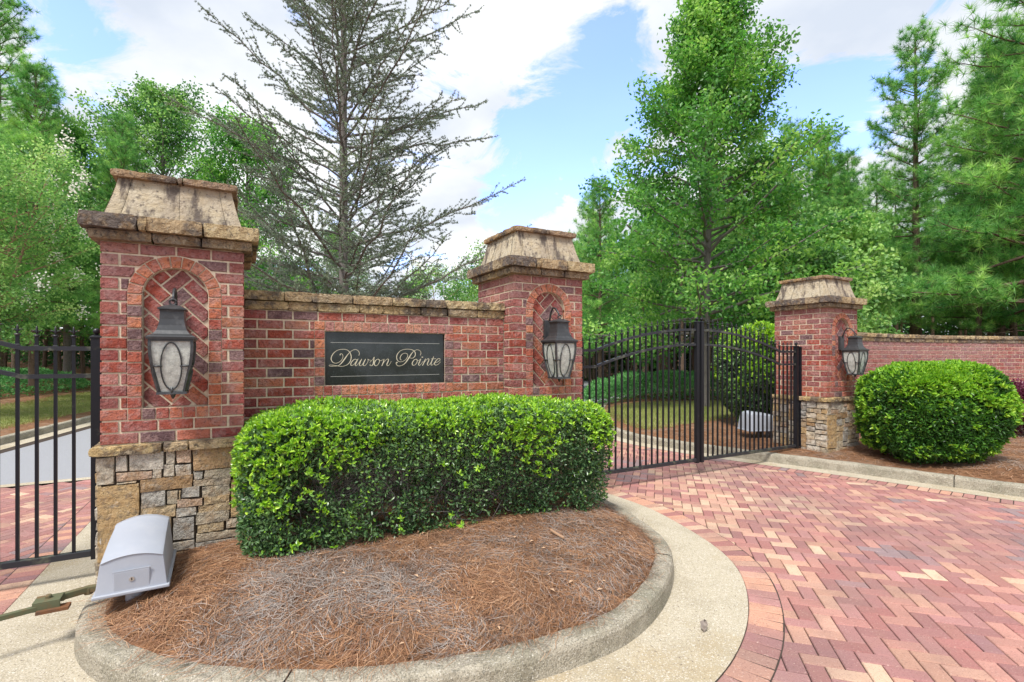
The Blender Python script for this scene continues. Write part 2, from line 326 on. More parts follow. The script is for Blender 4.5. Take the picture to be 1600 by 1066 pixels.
# kerbs: swept profile, in lengths with open joints
def kerb(name, P, side, closed, w=.15, h=.145, joints=3.0, off=0.0, parts=True, label=None):
    NR = normals(P, closed) * side          # towards the verge
    prof = [(0, -.05), (0.012, h - .035), (.022, h - .012), (.045, h), (w - .01, h - .002), (w, h - .02), (w, -.05)]
    L = np.r_[0, np.cumsum(np.linalg.norm(np.diff(np.vstack([P, P[:1]]) if closed else P, axis=0), axis=1))]
    n = len(P); segs = n if closed else n - 1; V = []; F = []
    for i in range(segs):
        j = (i + 1) % n; a = P[i]; b = P[j]; t = (b - a) / (np.linalg.norm(b - a) + 1e-9); k = int((L[i] + off) / joints) != int((L[i + 1] + off) / joints)
        q = b - t * .011 if k else b
        base = len(V)
        for (pt, nn, jj) in ((a, NR[i], i), (q, NR[j], j)):
            for (x, z) in prof:
                V.append((*(pt + nn * x), z + .0035 * math.sin(jj * 1.7 + x * 30) * (z > .05)))
        m = len(prof)
        for e in range(m - 1): F.append((base + e, base + e + 1, base + m + e + 1, base + m + e))
        if k: F.append(tuple(base + m + e for e in range(m - 1, -1, -1)))
    mb = MB(); mb.raw(V, F); o = mb.build(name, M_kerb); me = o.data; 
    import bmesh
    bm = bmesh.new(); bm.from_mesh(me); bmesh.ops.remove_doubles(bm, verts=bm.verts, dist=.0004); bmesh.ops.recalc_face_normals(bm, faces=bm.faces); bm.to_mesh(me); bm.free()
    return tag(o, kind='structure')
kerb('island_kerb', isl_f, -1, True, off=1.1); kerb('right_kerb', rc_f, 1, False); kerb('left_kerb', lc_f, -1, False)
def ribbon(name, P, d0, d1, z, mat, closed=False, z1=None):
    Nn = normals(P, closed); n = len(P); A = P + Nn * d0; B = P + Nn * d1; z1 = z if z1 is None else z1
    V = np.vstack([v3(A[:, 0], A[:, 1], z), v3(B[:, 0], B[:, 1], z1)]); i = np.arange(n if closed else n - 1); j = (i + 1) % n
    F = np.stack([i, j, j + n, i + n], 1); me = npmesh(name, V, [F])
    if me.polygons[0].normal.z < 0: me.flip_normals()
    return tag(link(name, me, mat), kind='structure')
GW = .48
ribbon('island_gutter', isl_f, -.02, GW, .012, M_conc, True, .007); ribbon('right_gutter', rc_f, .02, -.24, .012, M_conc, False, .007); ribbon('left_gutter', lc_f, -.02, .3, .012, M_conc, False, .007)
# asphalt beyond the brick apron
L0 = np.array((-5.6, 6.7))
def al(t, s): return L0 + U * t + V2 * s
a = MB(); a.poly([(*al(-9, .16), .001), (*al(22, .16), .001), (*al(22, 60), .001), (*al(-9, 60), .001)]); tag(a.build('asphalt_road', M_asphalt), kind='structure')
a = MB(); a.poly([(*al(-9, 0), .006), (*al(22, 0), .006), (*al(22, .17), .006), (*al(-9, .17), .006)]); tag(a.build('concrete_band', M_conc), kind='structure')
# clay pavers
PV = [(.38, .18, .155), (.34, .15, .135), (.43, .22, .18), (.38, .19, .175), (.31, .15, .14), (.46, .26, .19)]
def paver_col(x, y):
    n = float(vn(np.array([x, y, 0.]), .9, 5)) + .5 * float(vn(np.array([x, y, 0.]), 2.5, 6)); r = random.random()
    if n > .22 and r < .42 or r < .04: c = random.choice([(.55, .37, .26), (.50, .30, .22), (.58, .41, .29), (.48, .28, .21)])
    elif n < -.3 and r < .55: c = random.choice([(.28, .17, .17), (.25, .18, .185), (.30, .16, .16)])
    else: c = random.choice(PV)
    k = random.uniform(.88, 1.15); return tuple(min(.9, v * k) for v in c)
pv = MB(); bl = .2; phi = R(73.57); e1 = np.array((math.cos(phi), math.sin(phi))); e2 = np.array((-e1[1], e1[0])); O = np.array((1.79, 2.73))
cand = []
for i in range(-90, 110):
    for j in range(-90, 110):
        m4 = (i - j) % 4
        if m4 == 0: cand.append((i, j, 2, 1))
        elif m4 == 3: cand.append((i, j, 1, 2)) if False else cand.append((i, j, 1, 2))
cand = np.array(cand, float); h = bl / 2
C = O + (cand[:, [0]] + cand[:, [2]] / 2) * h * e1 + (cand[:, [1]] + cand[:, [3]] / 2) * h * e2
side = (C - L0) @ V2
ok = (side < -.02) & (C[:, 1] > -.6) & (C[:, 0] > -9) & (C[:, 0] < 12)
C = C[ok]; cand = cand[ok]
di = dist(C, isl_c, True); ii = inside(C, isl_c); dr = dist(C, rc_c); ir = inside(C, rpoly2); dl = dist(C, lc_c); il = inside(C, lpoly)
ok = ~ii & (di > GW + .13) & ~ir & (dr > .24 + .1) & ~il & (dl > .3)
C = C[ok]; cand = cand[ok]
PJ = .0055
def paver(c, ex, ey, a, b, top, col):
    j = rng.normal(0, .0008, 2); c = c + j; tz = rng.normal(0, .0009, 4); Vv = []
    a -= PJ; b -= PJ; bv = .005
    for (q, zz, k) in ((0, top - .02, 0), (0, top - bv, 0), (bv, top, 1)):
        for n_, (sx, sy) in enumerate(((-1, -1), (1, -1), (1, 1), (-1, 1))):
            p = c + ex * sx * (a / 2 - q) + ey * sy * (b / 2 - q); Vv.append((p[0], p[1], zz + (tz[n_] if zz > top - .01 else 0)))
    F = [(8, 9, 10, 11)] + [(r * 4 + i, r * 4 + (i + 1) % 4, r * 4 + 4 + (i + 1) % 4, r * 4 + 4 + i) for r in (0, 1) for i in range(4)]
    pv.raw(Vv, F, col)
for c, q in zip(C, cand): paver(c, e1, e2, q[2] * h, q[3] * h, 0.0, paver_col(c[0], c[1]))
def border(P, off, side, closed, lim):
    Q = resample(offs(P, side * (off + .1), closed), .105, closed); Nn = normals(Q, closed)
    for q, nn in zip(Q, Nn):
        if q[1] < -.6 or q[1] > lim or (q - L0) @ V2 > -.05: continue
        t = np.array((-nn[1], nn[0])); paver(q, t, nn, .1035, .2, .0062, paver_col(*q) if random.random() < .75 else (.54, .29, .20))
ribbon('joint_sand_border', isl_f, GW - .02, GW + .205, .0015, M_sandbed, True); ribbon('joint_sand_border', rc_f, -.22, -.445, .0015, M_sandbed); ribbon('joint_sand_border', lc_f, .28, .505, .0015, M_sandbed)
border(isl_f, GW, 1, True, 12); border(rc_f, .24, -1, False, 14); border(lc_f, .3, 1, False, 12)
pv.build('brick_paving', M_paver); tag(bpy.data.objects['brick_paving'], kind='structure')
g = MB(); g.poly([(*al(-9, 0), -.014), (*al(-9, -16), -.014), (*al(22, -16), -.014), (*al(22, 0), -.014)][::-1]); tag(g.build('sand_bed', M_sandbed), kind='structure')
# ---------------------------------------------------------------- brickwork
def clip_poly(P, Q):
    """clip polygon P with convex counter-clockwise Q"""
    for i in range(len(Q)):
        a, b = Q[i], Q[(i + 1) % len(Q)]; o = []
        ins = lambda p: (b[0] - a[0]) * (p[1] - a[1]) - (b[1] - a[1]) * (p[0] - a[0]) >= -1e-9
        for k in range(len(P)):
            p, q = P[k], P[(k + 1) % len(P)]; ip, iq = ins(p), ins(q)
            if ip != iq:
                d1 = (b[0] - a[0]) * (p[1] - a[1]) - (b[1] - a[1]) * (p[0] - a[0]); d2 = (b[0] - a[0]) * (q[1] - a[1]) - (b[1] - a[1]) * (q[0] - a[0]); t = d1 / (d1 - d2)
                x = (p[0] + (q[0] - p[0]) * t, p[1] + (q[1] - p[1]) * t)
            if ip: o.append(p)
            if ip != iq: o.append(x)
        P = o
        if len(P) < 3: return []
    return P
J = .0064
def lay_brick(mb, fr, s0, s1, z0, z1, depth, hole=None, col=None):
    a, b, c, d = s0 + (J if s0 > 1e-6 else 0), s1 - (J if depth < .05 or abs(s1 - W) > 1e-6 else 0), z0 + J, z1 - J
    if b - a < .012: return
    col = col or brick_col((z0 + z1) / 2); dz = random.gauss(0, .0009)
    if hole is None: mb.prism([(a, c), (b, c), (b, d), (a, d)], fr, -depth, dz, .004, col); return
    n = 10; S = [a + (b - a) * k / n for k in range(n + 1)]; S = sorted(S + [x for x in hole.xs if a < x < b])
    run = []
    def flush():
        if len(run) > 1 and run[-1][0] - run[0][0] > .015:
            mb.prism([(s, lo) for s, lo, hi in run] + [(s, hi) for s, lo, hi in reversed(run)], fr, -depth, dz, .004, col)
        run.clear()
    for s in S:
        e = hole(s); lo, hi = c, d
        if e:
            h0, h1 = e[0] - J, e[1] + J
            below, above = min(d, h0) - c, d - max(c, h1)
            if h0 >= d or h1 <= c: pass
            elif above >= below: lo = max(c, h1)
            else: hi = min(d, h0)
        if hi - lo > .006: run.append((s, lo, hi))
        else: flush()
    flush()
class Arch:
    def __init__(s, c, r, zb, zs): s.c, s.r, s.zb, s.zs = c, r, zb, zs; s.xs = [c - r - .001, c - r + .001, c + r - .001, c + r + .001]
    def __call__(s, x): return (s.zb, s.zs + math.sqrt(max(0, s.r ** 2 - (x - s.c) ** 2))) if abs(x - s.c) < s.r else None
class RectHole:
    def __init__(s, a, b, z0, z1): s.a, s.b, s.z0, s.z1 = a, b, z0, z1; s.xs = [a - .001, a + .001, b - .001, b + .001]
    def __call__(s, x): return (s.z0, s.z1) if s.a < x < s.b else None
def mortar_sheet(mb, fr, L, z0, z1, hole, d=-.007, m=1, n=60):
    S = sorted([L * k / n for k in range(n + 1)] + (hole.xs if hole else [])) if hole else [0, L]
    for a, b in zip(S[:-1], S[1:]):
        ea = hole(a + 1e-4) if hole else None; eb = hole(b - 1e-4) if hole else None
        if ea and eb:
            mb.poly([fr(a, z0, d), fr(b, z0, d), fr(b, eb[0], d), fr(a, ea[0], d)], m=m); mb.poly([fr(a, ea[1], d), fr(b, eb[1], d), fr(b, z1, d), fr(a, z1, d)], m=m)
        else: mb.poly([fr(a, z0, d), fr(b, z0, d), fr(b, z1, d), fr(a, z1, d)], m=m)
PZ0, PZ1 = 1.04, 2.44; CH = (PZ1 - PZ0) / 17
ROW = lambda: random.choice([(.52, .17, .09), (.48, .13, .08), (.38, .09, .06), (.60, .22, .11), (.42, .15, .13), (.17, .10, .10), (.50, .15, .08)])
faces = [frame((0, 0), (1, 0), (0, -1)), frame((W, 0), (0, 1), (1, 0)), frame((W, W), (-1, 0), (0, 1)), frame((0, W), (0, -1), (-1, 0))]
pier = empty('brick_pier', (-2.79, 3.38, 0), TH, label='nearest brick pier, left of the name plaque, cap streaked black', cat='brick pier', group='brick piers with stone caps')
mb = MB(); AC, AR = .43, .198; ARO = AR + .086; ZS = 2.085; ZB = PZ0 + 3 * CH
hole_o = Arch(AC, ARO, ZB - .082, ZS); hole_i = Arch(AC, AR, ZB, ZS)
pt = W / 4
for k, fr in enumerate(faces):
    hl = hole_o if k == 0 else None
    for c in range(17):
        z0, z1 = PZ0 + c * CH, PZ0 + (c + 1) * CH
        if (c + k) % 2 == 0:
            for i in range(4): lay_brick(mb, fr, i * pt, (i + 1) * pt, z0, z1, .097 if i in (0, 3) else .03, hl)
        else:
            for i in range(3): lay_brick(mb, fr, pt / 2 + i * pt, pt * 1.5 + i * pt, z0, z1, .03, hl)
    if k: mb.poly([fr(.006, PZ0, -.006), fr(W - .006, PZ0, -.006), fr(W - .006, PZ1, -.006), fr(.006, PZ1, -.006)], m=1)
mbx = MB()
S0 = [.008 + (W - .016) * t / 60 for t in range(61)] + hole_i.xs; S0.sort()
for a, b in zip(S0[:-1], S0[1:]):
    ea, eb = hole_i(a + 1e-4), hole_i(b - 1e-4); fr = faces[0]
    if ea and eb:
        mb.poly([fr(a, PZ0, -.008), fr(b, PZ0, -.008), fr(b, eb[0], -.008), fr(a, ea[0], -.008)], m=1); mb.poly([fr(a, ea[1], -.008), fr(b, eb[1], -.008), fr(b, PZ1, -.008), fr(a, PZ1, -.008)], m=1)
        mb.poly([fr(a, ea[1], -.05), fr(b, eb[1], -.05), fr(b, eb[1], -.008), fr(a, ea[1], -.008)], m=1)
    else: mb.poly([fr(a, PZ0, -.008), fr(b, PZ0, -.008), fr(b, PZ1, -.008), fr(a, PZ1, -.008)], m=1)
fr = faces[0]
mb.box(.1, W - .1, .1, W - .1, .2, PZ1, m=1)
mb.build('brickwork', [M_brick, M_mortar], pier)
# niche: ring of headers, rowlock sill, chevron panel set back
nb = MB(); n = 10; zz = np.linspace(ZB, ZS, n + 1)
for side in (-1, 1):
    for i in range(n):
        a, b = sorted((AC + side * (AR + .003), AC + side * (ARO - .003))); nb.prism([(a, zz[i] + .005), (b, zz[i] + .005), (b, zz[i + 1] - .005), (a, zz[i + 1] - .005)], fr, -.045, .002, .003, ROW())
na = 11
for i in range(na):
    t0, t1 = math.pi * (i + .06) / na, math.pi * (i + .94) / na; P = []
    for t in (t0, (t0 + t1) / 2, t1): P.append((AC + math.cos(t) * (AR + .003), ZS + math.sin(t) * (AR + .003)))
    for t in (t1, (t0 + t1) / 2, t0): P.append((AC + math.cos(t) * (ARO - .003), ZS + math.sin(t) * (ARO - .003)))
    nb.prism(P[::-1], fr, -.045, .002, .003, random.choice([(.52, .18, .09), (.58, .21, .11), (.48, .14, .08), (.5, .2, .13)]))
ns = 7; x0, x1 = AC - ARO + .003, AC + ARO - .003
for i in range(ns):
    a = x0 + (x1 - x0) * i / ns; b = x0 + (x1 - x0) * (i + 1) / ns; nb.prism([(a + .004, ZB - .078), (b - .004, ZB - .078), (b - .004, ZB - .004), (a + .004, ZB - .004)], fr, -.045, .002, .003, ROW())
nb.build('arch_surround', [M_brick, M_mortar], pier)
cb = MB(); arch = [(AC - AR, ZB), (AC + AR, ZB)] + [(AC + AR * math.cos(t), ZS + AR * math.sin(t)) for t in np.linspace(0, math.pi, 22)]
cb.poly([fr(x, z, -.044) for x, z in arch], m=1)
cw, cl = .082, .205; c45 = math.sqrt(.5)
for i in range(-14, 16):
    for j in range(-14, 16):
        m4 = (i - j) % 5
        for (mm, w_, h_) in ((0, 2.5, 1), (4, 1, 2.5)):
            pass
# right-leaning stretchers crossing left-leaning ones in a 45 degree herringbone
hw = cl / 2
for i in range(-12, 14):
    for j in range(-12, 14):
        m4 = (i - j) % 4
        if m4 not in (0, 3): continue
        dx_, dy_ = (2, 1) if m4 == 0 else (1, 2)
        q = []
        for (a, b) in ((0, 0), (1, 0), (1, 1), (0, 1)):
            x = (i + dx_ * a) * hw * .9 + (J if a == 0 else -J); y = (j + dy_ * b) * hw * .9 + (J if b == 0 else -J)
            q.append((AC - .03 + (x - y) * c45, 1.7 + (x + y) * c45))
        q = clip_poly(q, [(AC - AR + .006, ZB + .006), (AC + AR - .006, ZB + .006)] + [(AC + (AR - .006) * math.cos(t), ZS + (AR - .006) * math.sin(t)) for t in np.linspace(0, math.pi, 22)])
        if len(q) >= 3 and max(p[0] for p in q) - min(p[0] for p in q) > .02: cb.prism(q, fr, -.046, -.036, .003, brick_col(1.6))
cb.build('chevron_panel', [M_brick, M_mortar], pier)

# ---------------------------------------------------------------- rubble stone base
STC = [(.56, .48, .35), (.50, .43, .32), (.56, .43, .26), (.48, .45, .39), (.62, .54, .42), (.46, .30, .16), (.58, .41, .29), (.42, .40, .36), (.66, .60, .50), (.52, .36, .18)]
def stone(mb, fr, s0, z0, s1, z1, col=None, proud=.02, gap=.003, big=False):
    """rock-faced stone: a height field over a wobbly rectangle"""
    s0 += gap; z0 += gap; s1 -= gap; z1 -= gap
    if s1 - s0 < .012 or z1 - z0 < .012: return
    nx = max(4, int((s1 - s0) / .018)); ny = max(4, int((z1 - z0) / .018)); nx, ny = min(nx, 14), min(ny, 14)
    sd = random.randint(0, 999); col = col or random.choice(STC); k = random.uniform(.85, 1.15); col = tuple(v * k for v in col)
    jit = [(random.uniform(-1, 1) * .006, random.uniform(-1, 1) * .006) for _ in range(4)]; V = []; F = []
    tilt = (random.uniform(-.012, .012), random.uniform(-.012, .012))
    for j in range(ny + 1):
        for i in range(nx + 1):
            a, b = i / nx, j / ny; g1, g2 = .005 / (s1 - s0), .005 / (z1 - z0)
            a = a if i in (0, nx) else g1 + (1 - 2 * g1) * (i - 1) / (nx - 2); b = b if j in (0, ny) else g2 + (1 - 2 * g2) * (j - 1) / (ny - 2)
            js = (jit[0][0] * (1 - a) * (1 - b) + jit[1][0] * a * (1 - b) + jit[2][0] * a * b + jit[3][0] * (1 - a) * b); jz = (jit[0][1] * (1 - a) * (1 - b) + jit[1][1] * a * (1 - b) + jit[2][1] * a * b + jit[3][1] * (1 - a) * b)
            s = s0 + (s1 - s0) * a + js; z = z0 + (z1 - z0) * b + jz
            nz = float(vn(np.array([s * 1., z * 1., sd * .7]), 28, 1)); nz2 = float(vn(np.array([s, z, sd * .3]), 70, 2))
            edge = min(a * (s1 - s0), (1 - a) * (s1 - s0), b * (z1 - z0), (1 - b) * (z1 - z0))
            s += .003 * nz2 * (edge < .02); z += .003 * nz * (edge < .02)
            e = min(1, (edge + .004) / .013); d = -.012 + proud * (1 - (1 - e) ** 2) * .75 + (.006 * nz + .003 * nz2) * e * (.4 if big else 1) + (tilt[0] * (a - .5) + tilt[1] * (b - .5)) * e
            if edge == 0: d = -.03
            V.append(fr(s, z, d))
    for j in range(ny):
        for i in range(nx): q = j * (nx + 1) + i; F.append((q, q + 1, q + nx + 2, q + nx + 1))
    mb.raw(V, F, col)
def rubble(mb, fr, s0, z0, s1, z1, depth=0):
    w, h_ = s1 - s0, z1 - z0
    if depth > 0 and (w < .26 and h_ < .13 and random.random() < .55 + .4 * (w < .16)) or (w < .11) or (h_ < .05): stone(mb, fr, s0, z0, s1, z1, big=w * h_ > .02); return
    if depth > 5: stone(mb, fr, s0, z0, s1, z1); return
    if w > h_ * 2.0 or (w > h_ * 1.2 and random.random() < .4) and w > .14:
        t = s0 + w * random.uniform(.35, .65); rubble(mb, fr, s0, z0, t, z1, depth + 1); rubble(mb, fr, t, z0, s1, z1, depth + 1)
    elif h_ > .07:
        t = z0 + h_ * random.uniform(.35, .65); rubble(mb, fr, s0, z0, s1, t, depth + 1); rubble(mb, fr, s0, t, s1, z1, depth + 1)
    else: stone(mb, fr, s0, z0, s1, z1)
PF = [(-.015, .772, .081, .968, 4), (.079, .853, .152, .97, 8), (.153, .849, .366, .98, 8), (.367, .881, .427, .977, 4), (.431, .878, .524, .978, 6), (.526, .812, .88, .987, 5), (.086, .79, .292, .853, 6), (.293, .787, .354, .857, 4), (.357, .791, .421, .88, 4), (.423, .787, .532, .876, 8), (.086, .768, .204, .791, 1), (-.015, .249, .218, .77, 9), (.22, .693, .532, .795, 5), (.534, .753, .596, .815, 3), (.6, .75, .88, .824, 0), (.536, .693, .776, .759, 1), (.22, .589, .375, .705, 3), (.37, .593, .441, .697, 0), (.441, .616, .461, .691, 2), (.462, .626, .578, .706, 3), (.583, .609, .772, .702, 1), (.434, .558, .589, .622, 6), (.594, .556, .769, .625, 2), (.22, .507, .431, .594, 2), (.432, .492, .559, .56, 3), (.561, .499, .769, .564, 2), (.543, .419, .769, .517, 1), (.773, .443, .88, .733, 9), (.738, .362, .88, .443, 4), (.553, .358, .729, .435, 2), (.407, .328, .548, .497, 7), (.22, .353, .405, .507, 2), (.549, .295, .88, .357, 1), (.407, .254, .549, .324, 3), (.22, .1, .405, .351, 0), (.407, .1, .549, .25, 2), (.549, .203, .88, .293, 3), (.549, .1, .88, .2, 2), (-.015, .1, .218, .245, 2), (.086, .768, .2, .792, 1)]
sb = MB(); EO = .02
bf = [frame((-EO, -EO), (1, 0), (0, -1)), frame((W + EO, -EO), (0, 1), (1, 0)), frame((W + EO, W + EO), (-1, 0), (0, 1)), frame((-EO, W + EO), (0, -1), (-1, 0))]
for (a, b, c, d, ci) in PF[:-1]:
    stone(sb, bf[0], a + EO, b, c + EO, d, STC[ci], gap=.001, big=(c - a) * (d - b) > .02)
random.seed(21)
for k in (1, 2, 3):
    for (a, b) in ((.0, .3), (.3, .62), (.62, .98)):
        A, B = (0, W + 2 * EO); t0 = A + (B - A) * a / .98; t1 = A + (B - A) * b / .98
        rubble(sb, bf[k], t0, -.08, t1, .975)
sb.box(-.0, W, 0, W, -.1, 1.0, m=1)
sb.build('stone_base', [M_stone, material('stone_mortar', (.055, .042, .03), .95)], pier)

# ---------------------------------------------------------------- rough sandstone courses
SND = [(.52, .38, .20), (.46, .34, .20), (.56, .44, .25), (.40, .31, .20), (.33, .27, .20), (.17, .14, .12), (.48, .35, .19)]
def rock(mb, x0, x1, y0, y1, z0, z1, col, T=lambda x, y, z: (x, y, z), amp=.006, st=.03, m=0, tf=0.0):
    """block with broken faces; tf draws the top inward"""
    n = [max(2, min(14, int(round((b - a) / st)))) for a, b in ((x0, x1), (y0, y1), (z0, z1))]; n[2] = max(3, n[2]); idx = {}; V = []; F = []; sd = random.randint(0, 99)
    def vid(i, j, k):
        if (i, j, k) in idx: return idx[(i, j, k)]
        a, b, c = i / n[0], j / n[1], k / n[2]; p = np.array([x0 + (x1 - x0) * a, y0 + (y1 - y0) * b, z0 + (z1 - z0) * c])
        ne = (i in (0, n[0])) + (j in (0, n[1])) + (k in (0, n[2])); q = np.array([.5 * (x0 + x1), .5 * (y0 + y1), .5 * (z0 + z1)])
        if ne >= 2:
            sh = .0025 * (ne - 1); p = p - np.sign(p - q) * sh * np.array([i in (0, n[0]), j in (0, n[1]), k in (0, n[2])])
        o = np.array([float(vn(p + sd, 22, s)) for s in (1, 2, 3)]) + .5 * np.array([float(vn(p + sd, 60, s)) for s in (4, 5, 6)])
        p = p + o * amp * np.array([1, 1, .55])
        idx[(i, j, k)] = len(V); V.append(T(*p)); return idx[(i, j, k)]
    for a, (b, c) in ((0, (1, 2)), (1, (0, 2)), (2, (0, 1))):
        for e in (0, n[a]):
            for i in range(n[b]):
                for j in range(n[c]):
                    q = []
                    for (di_, dj_) in ((0, 0), (1, 0), (1, 1), (0, 1)):
                        t = [0, 0, 0]; t[a] = e; t[b] = i + di_; t[c] = j + dj_; q.append(vid(*t))
                    if (e == 0) ^ (a == 1): q.reverse()
                    F.append(tuple(q))
    mb.raw(V, F, col, m)
def ring_course(mb, ov, z0, z1, dep, cuts, amp=.006, cols=SND):
    """a square course of stones round the pier, overhanging by ov, dep deep; corners belong to front and back"""
    lo, hi = -ov, W + ov
    for side in range(4):
        a0, a1 = (lo, hi) if side % 2 == 0 else (lo + dep + .002, hi - dep - .002)
        c = [a0] + [a0 + (a1 - a0) * t for t in cuts[side % len(cuts)]] + [a1]
        for p, q in zip(c[:-1], c[1:]):
            g = .0015; col = random.choice(cols); e = random.uniform(-.003, .004); T = lambda x, y, z: (x, y, z)
            if side == 0: rock(mb, p + g, q - g, lo - e, lo + dep, z0, z1, col, amp=amp)
            if side == 2: rock(mb, p + g, q - g, hi - dep, hi + e, z0, z1, col, amp=amp)
            if side == 1: rock(mb, hi - dep, hi + e, p + g, q - g, z0, z1, col, amp=amp)
            if side == 3: rock(mb, lo - e, lo + dep, p + g, q - g, z0, z1, col, amp=amp)
lb = MB(); ring_course(lb, .05, .975, PZ0 - .001, .12, [(.42, .58), (.45,), (.5,), (.38, .6)], amp=.007, cols=[(.62, .46, .22), (.58, .42, .2), (.64, .48, .28)])
lb.build('stone_ledge', M_sand, pier, smooth=False)
c1 = MB(); ring_course(c1, .056, PZ1 + .001, PZ1 + .068, .16, [(.36, .66), (.3, .7), (.5,), (.25, .6)], cols=SND[:5]); c1.build('lower_coping', M_sand, pier)
c2 = MB(); ring_course(c2, .10, PZ1 + .07, PZ1 + .172, .17, [(.3, .345, .66), (.35, .7), (.5,), (.3, .62)], amp=.008); c2.build('upper_coping', M_sand, pier)
# flared cap
cz0, cz1 = PZ1 + .165, PZ1 + .465
prof = [(.008, 0), (.034, .28), (.056, .55), (.073, .8), (.085, 1)]
cp = MB()
for side in range(4):
    f = faces[side]; cuts = [0, .11, .52, .88, 1] if side == 0 else [0, .12, .32, .52, .72, .88, 1]
    for a, b in zip(cuts[:-1], cuts[1:]):
        base = len(cp.v); col = random.choice([(.56, .42, .22), (.6, .46, .25), (.52, .38, .2)]); V = []; F = []; nn = 9; dd = random.uniform(-.003, .004)
        for (ins, t) in prof:
            lo, hi = ins, W - ins; wdt = hi - lo; ga = .0012 if a > 0 else 0; gb = .0012 if b < 1 else 0
            for i in range(nn + 1):
                s = lo + wdt * a + ga + (wdt * (b - a) - ga - gb) * i / nn; z = cz0 + (cz1 - cz0) * t
                inset = ins - .004 * float(vn(np.array([s, z, side * 3.]), 18, 3)) + (.004 if (i in (0, nn) and 0 < (a if i == 0 else b) < 1) else 0) - dd * (0 < a and b < 1)
                V.append(f(s, z, -inset))
        for j in range(len(prof) - 1):
            for i in range(nn): q = j * (nn + 1) + i; F.append((q, q + 1, q + nn + 2, q + nn + 1))
        cp.raw(V, F, col)
cp.box(.1, W - .1, .1, W - .1, cz0, cz1, m=0); cp.build('flared_cap', [M_stain], pier)
cs = MB(); ring_course(cs, -.045, cz1 - .002, cz1 + .05, .3, [(.5, .545), (.5,), (.6,), (.4,)], amp=.007, cols=[(.40, .27, .16), (.46, .30, .15), (.36, .25, .17)])
rock(cs, .33, W - .33, .33, W - .33, cz1, cz1 + .048, (.38, .27, .17)); cs.build('cap_slab', M_sand, pier)
pier2 = copy_tree(pier, label='middle brick pier between the sign wall and the closed gate', cat='brick pier', group='brick piers with stone caps'); pier2.location = (.016, 5.05, .045)
pier3 = copy_tree(pier, label='farthest brick pier, right of the gate, beside the round bush', cat='brick pier', group='brick piers with stone caps'); pier3.location = (4.857, 7.70, -.03)

# ---------------------------------------------------------------- sign wall
A = np.array((-2.226, 4.14)); D = np.array((2.142, 1.093)); WL = float(np.linalg.norm(D)); D = D / WL; WN = np.array((D[1], -D[0])); WT = .3
wall = empty('sign_wall', (*A, 0), math.atan2(D[1], D[0]), label='brick wall between two piers holding the black name plaque', cat='brick wall')
wf = frame((0, 0), (1, 0), (0, -1)); wbk = frame((WL, WT), (-1, 0), (0, 1)); ZT = 2.045; SA, SB_, SZ0, SZ1 = .637, 1.753, 1.39, 1.872; RW = .09; LZ = 1.19
wb = MB(); ho = RectHole(SA - RW, SB_ + RW, SZ0 - RW, SZ1 + RW - .001); hi_ = RectHole(SA, SB_, SZ0, SZ1)
for k, f in enumerate((wf, wbk)):
    for c in range(12):
        z1 = ZT - c * .0824; z0 = z1 - .0824; s = -.2032 * (.5 if c % 2 else .15)
        while s < WL:
            a, b = max(s, 0), min(s + .2032, WL)
            if b - a > .03: lay_brick(wb, f, a, b, z0, z1, .03, ho if k == 0 else None)
            s += .2032
for (a, b) in ((0, SA), (SB_, WL)): wb.poly([wf(a, .9, -.008), wf(b, .9, -.008), wf(b, ZT, -.008), wf(a, ZT, -.008)], m=1)
for (a, b) in ((.9, SZ0), (SZ1, ZT)): wb.poly([wf(SA, a, -.008), wf(SB_, a, -.008), wf(SB_, b, -.008), wf(SA, b, -.008)], m=1)
wb.box(0, WL, .05, WT - .008, .1, ZT, m=1)
wb.build('brickwork', [M_brick, M_mortar], wall)
rb = MB(); nt_ = 18
for (za, zb_) in ((SZ1, SZ1 + RW), (SZ0 - RW, SZ0)):
    x0, x1 = SA - (0 if za > 1.5 else RW), SB_ + (RW if za > 1.5 else RW); nn = int((x1 - x0) / .0755)
    for i in range(nn): a = x0 + (x1 - x0) * i / nn; b = x0 + (x1 - x0) * (i + 1) / nn; rb.prism([(a + .004, za + .004), (b - .004, za + .004), (b - .004, zb_ - .004), (a + .004, zb_ - .004)], wf, -.048, .002, .003, ROW() if za < 1.5 else random.choice([(.50, .22, .15), (.46, .17, .13), (.44, .2, .17), (.55, .25, .16)]))
for (xa, xb) in ((SA - RW, SA), (SB_, SB_ + RW)):
    for i in range(7):
        a = SZ0 + i * .0824; b = min(a + .0824, SZ1 + (RW if xa < 1 else 0))
        if b - a > .02: rb.prism([(xa + .004, a + .004), (xb - .004, a + .004), (xb - .004, b - .004), (xa + .004, b - .004)], wf, -.048, .002, .003, ROW())
rb.build('plaque_surround', [M_brick, M_mortar], wall)
w2 = MB(); rubble_f = wf
random.seed(5)
for i in range(6): rubble(w2, wf, WL * i / 6, .1, WL * (i + 1) / 6, .98)
w2.build('stone_base', [M_stone], wall)
w3 = MB(); rock(w3, 0, WL, -.045, .05, .975, 1.04, (.58, .43, .22), st=.05); w3.build('stone_ledge', M_sand, wall)
wc = MB()
def wall_coping(mb, L, zlo, z_lo1, z_hi1, T, n0, n1, th=WT, f0=.016, f1=.036, st=.03):
    for (z0, z1, ov, n, cols) in ((zlo, z_lo1, f0, n0, SND[:6]), (z_lo1 + .002, z_hi1, f1, n1, SND[:5])):
        c = np.linspace(0, L, n + 1); c[1:-1] += np.array([random.uniform(-.25, .25) * L / n for _ in range(n - 1)])
        for a, b in zip(c[:-1], c[1:]): rock(mb, a + .001, b - .001, -ov + random.uniform(-.003, .003), th + ov, z0 + .001, z1, random.choice(cols), T=T, st=st, amp=.007)
